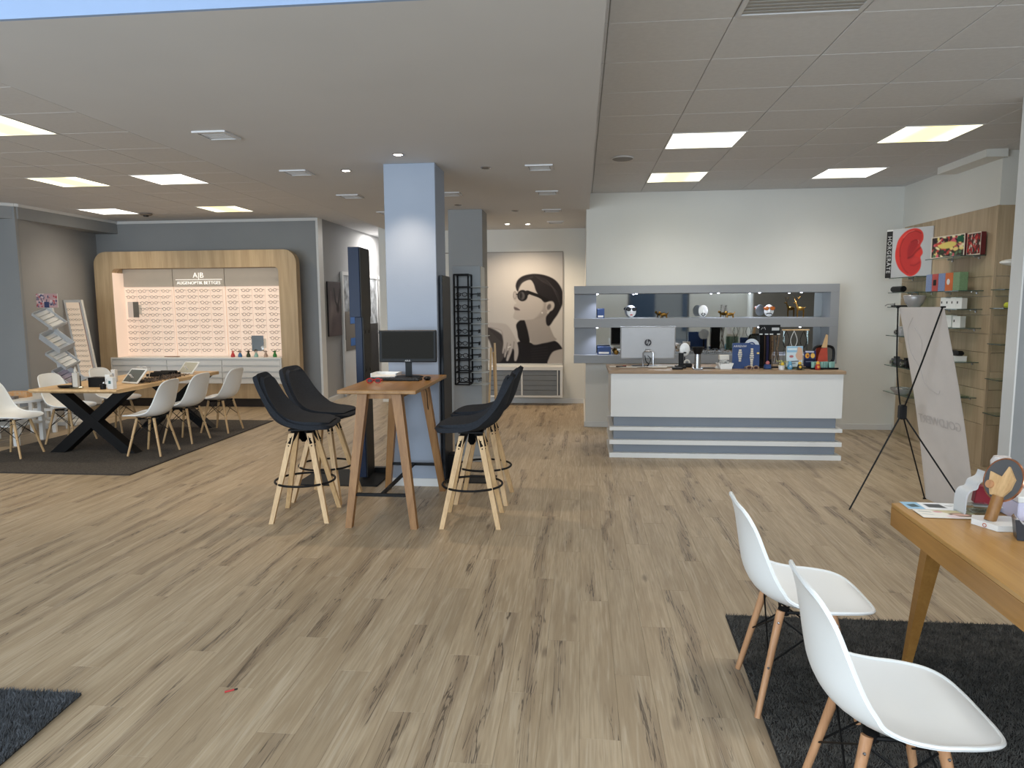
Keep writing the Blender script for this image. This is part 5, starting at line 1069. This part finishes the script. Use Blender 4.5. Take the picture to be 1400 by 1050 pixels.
# ear sign
t_ = thing('ear_sign', 'square picture sign of a big red ear with a black lettered strip', 'sign', (3.559, 8.70, 1.888), -math.atan2(.788, .616))
cv = Canvas(96, 104, (190, 192, 194), (520, 620))
X0, Y0 = 125, 70; T = lambda P: [(x-X0, y-Y0) for x, y in P]
cv.a -= (cv.yy/620*12)[..., None]
ear = smoothpts(T([(180, 300), (210, 200), (290, 115), (390, 82), (470, 100), (515, 150), (522, 230), (490, 300), (515, 350), (525, 400), (500, 450), (512, 520), (500, 600), (440, 665), (370, 680), (310, 650), (240, 590), (190, 500), (170, 400)]), 6)
cv.poly(ear, (206, 62, 56), 1.5); cv.poly(smoothpts(T([(250, 300), (280, 200), (370, 140), (450, 130), (505, 170), (505, 230), (480, 300), (440, 350), (400, 400), (500, 480), (495, 560), (440, 640), (370, 660), (290, 600), (250, 500), (235, 400)]), 6), (186, 58, 56), 5)
cv.line(smoothpts(T([(236, 420), (232, 330), (260, 230), (320, 150), (420, 118), (490, 150)]), 5, False), 9, (110, 34, 36), 3, .75)
cv.line(smoothpts(T([(236, 420), (250, 500), (300, 590), (350, 640)]), 5, False), 7, (140, 40, 42), 4, .7)
cv.poly(smoothpts(T([(330, 400), (335, 320), (370, 250), (420, 225), (465, 240), (470, 270), (440, 330), (400, 390), (350, 450)]), 5), (160, 48, 50), 4)
cv.line(smoothpts(T([(345, 450), (390, 430), (440, 370), (490, 330)]), 5, False), 16, (104, 34, 38), 5, .8); cv.line(smoothpts(T([(370, 250), (420, 228), (455, 236)]), 5, False), 8, (110, 36, 38), 3, .7); cv.line(smoothpts(T([(455, 232), (468, 250), (462, 275)]), 5, False), 6, (236, 150, 140), 2, .8)
cv.line(smoothpts(T([(380, 540), (430, 545), (490, 510)]), 5, False), 9, (130, 40, 44), 4, .7); cv.ell(*T([(440, 480)])[0], 50, 34, (200, 66, 64), -20, 6, .7); cv.line(smoothpts(T([(195, 300), (230, 210), (300, 140)]), 5, False), 14, (232, 84, 72), 6, .7); cv.line(smoothpts(T([(270, 190), (330, 130), (400, 110)]), 5, False), 6, (240, 150, 140), 3, .6)
W_ = .52; obj('print', print_mesh('print', cv, .45, .55), None, t_, loc=(.07+.225, -.008, 0)); obj('board', B(0, W_, -.0065, .012, 0, .55), trim_m, t_)
obj('letter_strip', B(0, .068, -.009, -.0068, -.006, .53), mat('strip_black', (30, 30, 30), .5), t_)
text('letters', 'HÖRGERÄTE', .066, MATS['print_white'], t_, (.034, -.0105, .262), (PI/2, PI/2, 0), sp=1.18)
def fcanvas(w_, h_, pal, bgc, n=90):
    cv = Canvas(w_, h_, bgc)
    for k in range(n): cv.ell(random.uniform(2, w_-2), random.uniform(2, h_-2), random.uniform(1.5, 4.5), random.uniform(1, 3), random.choice(pal), random.uniform(0, 180), 1)
    return cv
pal = [(226, 206, 130), (176, 50, 66), (208, 96, 110), (52, 70, 52), (40, 32, 36), (226, 214, 170), (190, 70, 60), (90, 120, 90)]
def floral(lab, y0, y1, x, z0, z1, rz, pal, centre):
    cv = fcanvas(56, 34, pal, (60, 50, 46)); 
    for P in (((0, 0, 56, 2)), ((0, 32, 56, 34)), ((0, 0, 2, 34)), ((54, 0, 56, 34))): cv.rect(*P, (214, 202, 186))
    if centre: cv.ell(28, 15, 15, 5, (214, 196, 110), -4); cv.rect(44, 3, 53, 12, (30, 90, 66))
    t_ = thing('patterned_box', lab, 'box', (x, y1, z0), -PI/2+rz); w_ = y1-y0
    obj('print', print_mesh('print', cv, w_, z1-z0), None, t_, loc=(w_/2, -.0015, 0)); obj('body', B(0, w_, 0, .05, 0, z1-z0, .003), mat('box_dark_red', (96, 30, 34), .5), t_)
floral('large floral-print gift box leaning on the top right glass shelf', 7.42, 7.90, 3.68, 2.052, 2.275, .20, pal, True)
floral('red patterned box tucked behind the large floral gift box', 7.22, 7.42, 3.79, 2.052, 2.27, .12, [(176, 40, 44), (200, 190, 176), (120, 40, 40), (210, 90, 80)], False)
y = 7.97
for k, (c, wd, lab) in enumerate([((128, 146, 186), .13, 'pale blue carton at the left end of the coloured row'), ((176, 70, 66), .13, 'red carton with a dark square in the coloured row'), ((124, 142, 184), .14, 'pale blue patterned carton between the red and orange ones'), ((196, 98, 40), .15, 'orange carton with a round white emblem'), ((120, 150, 112), .13, 'green patterned carton at the right end of the coloured row')]):
    t_ = thing('carton', lab+' on the second glass shelf', 'box', (3.68, y, 1.711), -PI/2, 'coloured cartons on the second glass shelf'); m_ = mat('carton_%d' % k, c, .5, var=.25 if k in (0, 2, 4) else .05, scale=90)
    obj('body', B(0, wd-.008, 0, .08, 0, .178, .002), m_, t_); obj('top_flap', B(.002, wd-.010, .002, .078, .178, .180), m_, t_)
    if k == 3: obj('emblem', MB().lathe([(.03, 0), (.03, .002), (.001, .002)], n=18).xf(Matrix.Translation((.065, -.0005, .09)) @ Matrix.Rotation(PI/2, 4, 'X')), MATS['print_white'], t_)
    if k == 1: obj('dark_square', B(.03, .09, -.002, -.0003, .06, .12), black_pl, t_)
    y -= wd
for z, ys, h, lab in ((1.531, (7.66, 7.56, 7.46, 7.36), .115, 'white carton on the third glass shelf'), (1.346, (7.84, 7.70, 7.56, 7.40), .12, 'white carton with a black mark on the fourth glass shelf')):
    for k, yy in enumerate(ys):
        pos = ('leftmost of its row', 'second from the left', 'third from the left', 'rightmost of its row')[k]
        t_ = thing('white_carton', lab+', '+pos, 'box', (3.69, yy, z), -PI/2+.25+.12*(k % 2), 'white cartons on the oak board'); wd = .068 if z > 1.5 else .088
        obj('body', B(0, wd, 0, .07, 0, h-.008*(k % 2), .002), gloss_white, t_); obj('mark', B(.012, .026, -.001, -.0001, h*.45, h*.65), mat('mark_dark', (70, 70, 70), .5), t_)
t_ = thing('white_carton', 'flat white box with a black case on top on the fifth glass shelf', 'box', (3.70, 7.62, 1.011), -PI/2); obj('body', B(0, .28, 0, .12, 0, .05, .003), gloss_white, t_); obj('lid', B(-.001, .281, -.001, .121, .04, .052, .002), gloss_white, t_)
t_ = thing('black_case', 'black glasses case lying on the flat white box', 'glasses case', (3.72, 7.60, 1.063), -PI/2); obj('body', B(0, .26, 0, .08, 0, .05, .018), black_pl, t_); obj('clasp', B(.1, .14, -.003, 0, .02, .03), gold_m, t_)
t_ = thing('twig_ornament', 'dark twisted twig ornament lying on the lowest right glass shelf', 'ornament', (3.72, 7.55, .661)); tw = MB(); 
for k in range(9): tw.tube([(0, .22-.05*k, .01), (.02*math.sin(k), .20-.05*k, .05), (.03, .14-.05*k, .03+.03*(k % 2))], .006, 5, .002)
obj('twigs', tw, mat('twig_purple', (64, 52, 66), .5), t_); obj('plate', B(-.04, .12, -.25, .26, 0, .006), glass_edge, t_)
t_ = thing('speaker_roll', 'black rounded case on the second left glass shelf under the ear sign', 'case', (3.68, 8.62, 1.716)); obj('body', MB().tube([(0, .13, .035), (0, -.13, .035)], .035, 14), black_pl, t_, True); obj('end_cap', MB().tube([(0, -.131, .035), (0, -.14, .035)], .03, 14), black_m, t_)
t_ = thing('silver_bowl', 'grey metallic bowl-shaped helmet with a handle on the third left glass shelf', 'bowl', (3.70, 8.25, 1.546)); obj('bowl', MB().lathe([(.06, 0), (.095, .05), (.112, .11), (.105, .13), (.095, .11), (.001, .02)], n=24), silver, t_, True); obj('rim', MB().ring((0, 0, .122), .108, .008, 28, 6), silver, t_, True); obj('handle', MB().tube([(0, .09, .12), (0, .06, .16), (0, -.06, .16), (0, -.09, .12)], .007, 6), chrome, t_, True)
t_ = thing('silver_glasses', 'silver glasses and a black cloth at the outer end of the third left shelf', 'glasses', (3.68, 8.70, 1.57), 1.2); obj('frame', glasses_mb(.15, .045, .1, .004), chrome, t_); obj('cloth', B(-.16, .02, -.14, .04, -.023, -.005, .006), black_pl, t_)
for lab, loc, m_ in (('small silver camera-like device on the fourth left glass shelf', (3.70, 8.55, 1.211), silver), ('dark camera-like device on the fifth left shelf, behind the banner pole', (3.70, 8.62, .857), mat('camera_dark', (70, 72, 76), .4, .3)), ('second dark camera-like device on the fifth left shelf', (3.70, 8.36, .857), MATS['black_plastic'])):
    t_ = thing('old_camera', lab, 'camera', loc, -PI/2); obj('body', B(-.07, .07, -.03, .04, 0, .085, .006), m_, t_); obj('viewfinder', B(-.03, .03, -.02, .03, .085, .11, .004), m_, t_); obj('lens', MB().lathe([(.028, 0), (.026, .035), (.02, .035), (.001, .02)], n=16).xf(Matrix.Translation((0, -.03, .042)) @ Matrix.Rotation(PI/2, 4, 'X')), chrome, t_, True)
t_ = thing('grey_dish', 'shallow grey dish on the lowest left glass shelf', 'dish', (3.70, 8.45, .539)); obj('dish', MB().lathe([(.06, 0), (.11, .05), (.115, .07), (.105, .07), (.001, .02)], n=20), silver, t_, True); obj('rim', MB().ring((0, 0, .07), .11, .005, 24, 6), chrome, t_, True)
# ================================================================ X BANNER
t_ = thing('x_banner', 'pale roll banner seen from behind, leaning on a thin black X-frame stand', 'banner stand', (0, 0, 0))
TF, TN, BF, BN = Vector((2.48, 5.78, 1.56)), Vector((2.52, 5.18, 1.565)), Vector((2.765, 5.78, .03)), Vector((2.83, 5.18, .03))
def bpnt(u, v): 
    p = TF.lerp(TN, u).lerp(BF.lerp(BN, u), v); return p+Vector((.02*math.sin(v*PI), 0, 0))
mb = MB(); G = [[bpnt(u/8, v/16) for u in range(9)] for v in range(17)]; mb.grid(G); k0 = len(mb.v); mb.grid([[p+Vector((.002, .0, .0005)) for p in r] for r in G])
obj('sheet', mb, mat('banner_sheet', (218, 211, 206), .7, var=.06, scale=5), t_, True)
gr = mat('show_through_grey', (198, 191, 187), .7)
d = (BN-BF).normalized(); dn = (TF-BF).normalized(); nn = d.cross(dn).normalized()
if nn.x > 0: nn = -nn
o = text('show_through_text', 'GOLDWERT', .095, gr, t_, ext=.0003); c = bpnt(.5, .565)+nn*.006
Rm = Matrix((-d, dn, (-d).cross(dn))).transposed().to_4x4()
# mirrored: the lettering belongs to the far side of the sheet
Rm = Matrix((-d, dn, -nn)).transposed().to_4x4(); 
o.matrix_local = Matrix.Translation(c) @ Matrix((-d, dn, nn)).transposed().to_4x4()
o = obj('show_through_face', MB().tube([bpnt(u, v)+nn*.004 for u, v in smoothpts([(.30, .05), (.12, .12), (.10, .22), (.25, .30), (.32, .38), (.55, .42), (.62, .40)], 5, False)], .002, 5).tube([bpnt(u, v)+nn*.004 for u, v in smoothpts([(.30, .10), (.40, .16), (.34, .24)], 5, False)], .002, 5), gr, t_)
hub = Vector((2.42, 5.49, .77))
obj('hub', MB().box(2.395, 2.445, 5.46, 5.52, .72, .83, .01), black_pl, t_)
obj('pole', MB().tube(smoothpts([hub+Vector((0, .02, 0)), Vector((2.42, 5.62, 1.1)), TF+Vector((-.008, 0, 0))], 6, False), .006, 6), black_m, t_); obj('pole', MB().tube([hub, (TN+hub)/2, TN+Vector((-.008, 0, 0))], .006, 6), black_m, t_)
obj('pole', MB().tube([hub, BF+Vector((-.008, 0, 0))], .006, 6), black_m, t_); obj('pole', MB().tube([hub, BN+Vector((-.008, 0, 0))], .006, 6), black_m, t_)
obj('support_leg', MB().tube([hub, (2.072, 5.494, .006)], .006, 6), black_m, t_)
for p in (TF, TN, BF, BN): obj('hook', MB().tube([p+Vector((-.02, 0, 0)), p+Vector((.012, 0, 0))], .007, 6), black_pl, t_)
# ================================================================ DESK
t_ = thing('desk', 'honey oak desk with a deep edge and tapered splayed leg on the black rug', 'desk', (1.337, 3.085, 0), -.048)
obj('tabletop', B(0, .80, -1.75, 0, .722, .74, .002), desk_top, t_); obj('apron', MB().box(.0, .018, -1.75, 0, .642, .722).box(.018, .80, -.018, 0, .642, .722).box(.018, .80, -1.75, -1.732, .642, .722).box(.782, .8, -1.732, -.018, .642, .722), desk_side, t_)
for x, y, sx, sy in ((.115, -.16, -1, 1), (.685, -.16, 1, 1), (.115, -1.6, -1, -1), (.685, -1.6, 1, -1)):
    obj('leg', MB().sqleg((x, y, .66), (x+sx*.045, y+sy*.10, .014), .033, .014), desk_side, t_)
zd = .741
cv = Canvas(60, 34, (232, 234, 236), (100, 60)); cv.rect(0, 0, 30, 60, (150, 188, 214)); cv.poly([(6, 24), (22, 16), (26, 40), (10, 44)], (80, 96, 100)); cv.poly([(38, 14), (66, 12), (70, 44), (40, 42)], (84, 86, 88), 2); cv.line([(74, 24), (82, 26)], 4, (130, 134, 136)); cv.line([(86, 14), (96, 44)], 5, (206, 210, 206), 3)
def flyer(lab, loc, rz, w_, h_, cv):
    t_ = thing('flyer', lab, 'flyer', loc, rz); o = obj('print', print_mesh('print', cv, w_, h_), None, t_, loc=(0, -h_/2, .0022), rot=(-PI/2, 0, 0)); obj('sheet', B(-w_/2, w_/2, -h_/2, h_/2, 0, .0018), pap, t_)
flyer('white and light blue flyer at the far left corner of the honey oak desk', (1.482, 3.035, zd), -.07, .225, .105, cv)
cv = Canvas(60, 34, (226, 222, 214), (100, 60)); cv.poly([(30, 0), (100, 0), (100, 40), (56, 26)], (196, 186, 150), 3); cv.ell(76, 34, 22, 14, (110, 90, 78), 10, 2); cv.ell(74, 32, 15, 9, (196, 160, 146), 10, 2); cv.poly([(44, 44), (60, 34), (76, 60), (50, 60)], (226, 206, 206)); cv.line([(8, 14), (26, 18)], 4, (150, 160, 158)); cv.line([(8, 34), (24, 38)], 4, (180, 190, 188)); cv.ell(40, 14, 8, 6, (206, 160, 160))
flyer('white flyer with a woman lying down, in front of the blue flyer on the desk', (1.478, 2.915, zd+.002), -.05, .215, .105, cv)
print_eye = None
t_ = thing('acrylic_holder', 'curved frosted acrylic holder beside the red card box on the desk', 'display stand', (1.592, 2.955, zd), .1)
P = smoothpts([(-.05, 0), (-.048, .07), (-.035, .10), (-.01, .11), (.0, .135), (.03, .15), (.04, .175)], 4, False)
obj('curved_sheet', MB().prism([(x, z) for x, z in P]+[(x+.007, z-.003) for x, z in reversed(P)], -.035, .035, 'y'), frost, t_, True); obj('base', B(-.05, .07, -.035, .035, 0, .012, .003), clear_gl, t_); obj('clear_block', B(-.02, .05, -.03, .0, .0125, .045, .003), clear_gl, t_)
t_ = thing('card_box', 'dark red card box held tilted behind the acrylic holder on the desk', 'box', (1.665, 2.985, zd+.03), -.2); obj('body', MB().box(-.05, .05, -.02, .02, 0, .075, .003).xf(Matrix.Rotation(.12, 4, 'Y')), mat('box_wine', (140, 28, 44), .4, var=.15), t_); obj('rest', MB().box(-.052, .052, -.03, .02, -.006, -.001), frost, t_); obj('foot', B(-.045, .045, -.02, .02, -.0285, -.008), clear_gl, t_)
t_ = thing('mottled_cloth_case', 'white mottled pouch with a dark opening standing behind the round mirror', 'pouch', (1.74, 3.03, zd), 0); obj('body', MB().lathe([(.035, 0), (.042, .05), (.036, .14), (.04, .20), (.03, .22), (.001, .22)], n=14), mat('pouch_white', (214, 208, 206), .7, var=.25, scale=50), t_, True); obj('opening', MB().ball((-.03, -.025, .14), .022, 10, 1, .6, 1.6), black_pl, t_, True)
# round mirror with wooden handle
t_ = thing('round_mirror', 'round table mirror seen from behind with an oak handle and copper rim', 'mirror', (1.60, 2.785, zd), 0)
obj('base', MB().prism([(-.085, .02), (-.04, -.075), (.075, -.075), (.085, -.02), (.075, .06), (-.06, .065)], 0, .022, 'z'), gloss_white, t_)
obj('logo_ring', MB().ring((0, 0, 0), .007, .0015, 14, 4, 'y').xf(Matrix.Translation((-.064, -.031, .011)) @ Matrix.Rotation(-1.13, 4, 'Z')), mat('logo_copper', (176, 96, 76), .4), t_)
Rh = Matrix.Translation((-.028, 0, .02)) @ Matrix.Rotation(.30, 4, 'Y') @ Matrix.Rotation(-.08, 4, 'X')
obj('handle', MB().lathe([(.021, 0), (.021, .10), (.001, .10)], n=16).xf(Rh), oak_or, t_, True)
Rd = Rh @ Matrix.Translation((.005, .012, .165)) @ Matrix.Rotation(-1.3, 4, 'Z') @ Matrix.Rotation(PI/2, 4, 'X')
obj('disc', MB().lathe([(.082, -.004), (.082, .003), (.001, .003)], n=40).xf(Rd), mat('disc_back_grey', (96, 99, 104), .2, .3), t_, True); obj('copper_rim', MB().ring((0, 0, 0), .083, .0045, 40, 6).xf(Rd), mat('copper', (196, 140, 112), .25, .9), t_, True)
obj('mirror_face', MB().lathe([(.080, -.0045), (.080, -.006), (.001, -.006)], n=40).xf(Rd), mirror_m, t_)
hp = [(-.058, .03), (-.028, -.062), (.028, -.062), (.058, -.0), (.045, .045), (.008, .018)]
obj('clamp_plate', MB().prism([(-.055, .02), (-.045, -.03), (-.025, -.068), (.025, -.068), (.05, -.03), (.055, .012), (.015, .055), (.0, .01)], .0035, .013, 'z').xf(Rd), beech, t_); obj('pivot_knob', MB().lathe([(.016, .013), (.016, .022), (.001, .023)], (-.035, -.03, 0), 16).xf(Rd), beech_red, t_, True)
t_ = thing('white_box', 'white box with a lilac front standing at the right picture edge on the desk', 'box', (1.79, 2.90, zd), -.05); obj('body', B(-.08, .12, -.06, .08, 0, .075, .004), mat('lilac_white', (206, 204, 226), .5), t_); obj('lid', B(-.082, .122, -.062, .082, .075, .10, .004), gloss_white, t_)
t_ = thing('tape_dispenser', 'black tape dispenser with a white roll at the right picture edge on the desk', 'tape dispenser', (1.655, 2.62, zd), -.35)
obj('body', MB().prism([(-.075, .0), (.09, 0), (.09, .05), (.05, .035), (.01, .03), (-.05, .045), (-.072, .075), (-.085, .075)], -.033, .033, 'y'), mat('dispenser_navy', (34, 36, 44), .35), t_); obj('cheek', MB().box(-.01, .08, -.034, -.026, .03, .07, .004).box(-.01, .08, .026, .034, .03, .07, .004), MATS['dispenser_navy'], t_); obj('tape_roll', MB().lathe([(.012, -.018), (.034, -.018), (.034, .018), (.012, .018)], n=20).xf(Matrix.Translation((.035, 0, .065)) @ Matrix.Rotation(PI/2, 4, 'X')), gloss_white, t_, True); obj('cutter', MB().prism([(-.086, .072), (-.07, .072), (-.08, .082)], -.03, .03, 'y'), chrome, t_)
# ================================================================ RUGS WITH PILE, PEN
def tufts(name, x0, x1, y0, y1, z0, n, h, m_, parent, skew=0):
    x = rng.uniform(x0, x1, n); y = rng.uniform(y0, y1, n); x = x+skew*(y-y1); a = rng.uniform(0, 6.283, n); hh = h*rng.uniform(.6, 1.15, n)
    cl = np.sin(x*37+3*np.sin(y*23))*np.cos(y*41+2*np.sin(x*29)); la = a*.4+cl*2.5; lean = hh*rng.uniform(.2, 1.0, n); w2 = .0030
    p0 = np.stack([x-np.cos(a)*w2, y-np.sin(a)*w2, np.full(n, z0)], 1); p1 = np.stack([x+np.cos(a)*w2, y+np.sin(a)*w2, np.full(n, z0)], 1)
    p2 = np.stack([x+np.cos(la)*lean, y+np.sin(la)*lean, z0+hh], 1); co = np.stack([p0, p1, p2], 1).reshape(-1, 3)
    me = bpy.data.meshes.new(name); me.vertices.add(3*n); me.vertices.foreach_set('co', co.ravel()); me.loops.add(3*n); me.loops.foreach_set('vertex_index', np.arange(3*n)); me.polygons.add(n); me.polygons.foreach_set('loop_start', np.arange(n)*3); me.update(calc_edges=True)
    me.materials.append(m_); o = bpy.data.objects.new(name, me); COL.objects.link(o); o.parent = parent; o['kind'] = 'stuff'
def quad(mb, P, z0, z1): return mb.prism(P, z0, z1, 'z')
rb = mat('rug_black_pile', (88, 85, 80), .9, var=.5, scale=14, sheen=.2); rb2 = mat('rug_backing_black', (40, 38, 37), .95, var=.3, scale=120, bump=.5)
t_ = thing('rug', 'black shaggy rug under the honey oak desk and the two near white chairs', 'rug', (0, 0, 0))
quad(mb := MB(), [(.745, 3.525), (.64, 1.0), (3.1, 1.0), (3.1, 3.53)], .0005, .008); obj('backing', mb, rb2, t_)
tufts('pile', .75, 2.7, 1.55, 3.525, .005, 150000, .015, rb, t_, .042)
t_ = thing('rug', 'charcoal shaggy rug corner at the lower left picture edge', 'rug', (0, 0, 0)); rc = mat('rug_charcoal_pile', (84, 87, 92), .9, var=.5, scale=14, sheen=.2)
quad(mb := MB(), [(-2.06, 2.55), (-1.96, 1.2), (-4.2, 1.1), (-4.3, 2.49)], .0005, .010); obj('backing', mb, rb2, t_)
tufts('pile', -3.0, -2.055, 1.75, 2.54, .007, 52000, .020, rc, t_, -.07)
t_ = thing('pen', 'small red and black pencil stub lying on the floor planks', 'pencil', (-1.452, 2.632, .004), .6); obj('barrel', MB().tube([(-.025, 0, 0), (.012, 0, 0)], .0038, 6), red_m, t_); obj('tip', MB().tube([(.012, 0, 0), (.026, 0, 0)], .003, 6), black_pl, t_)
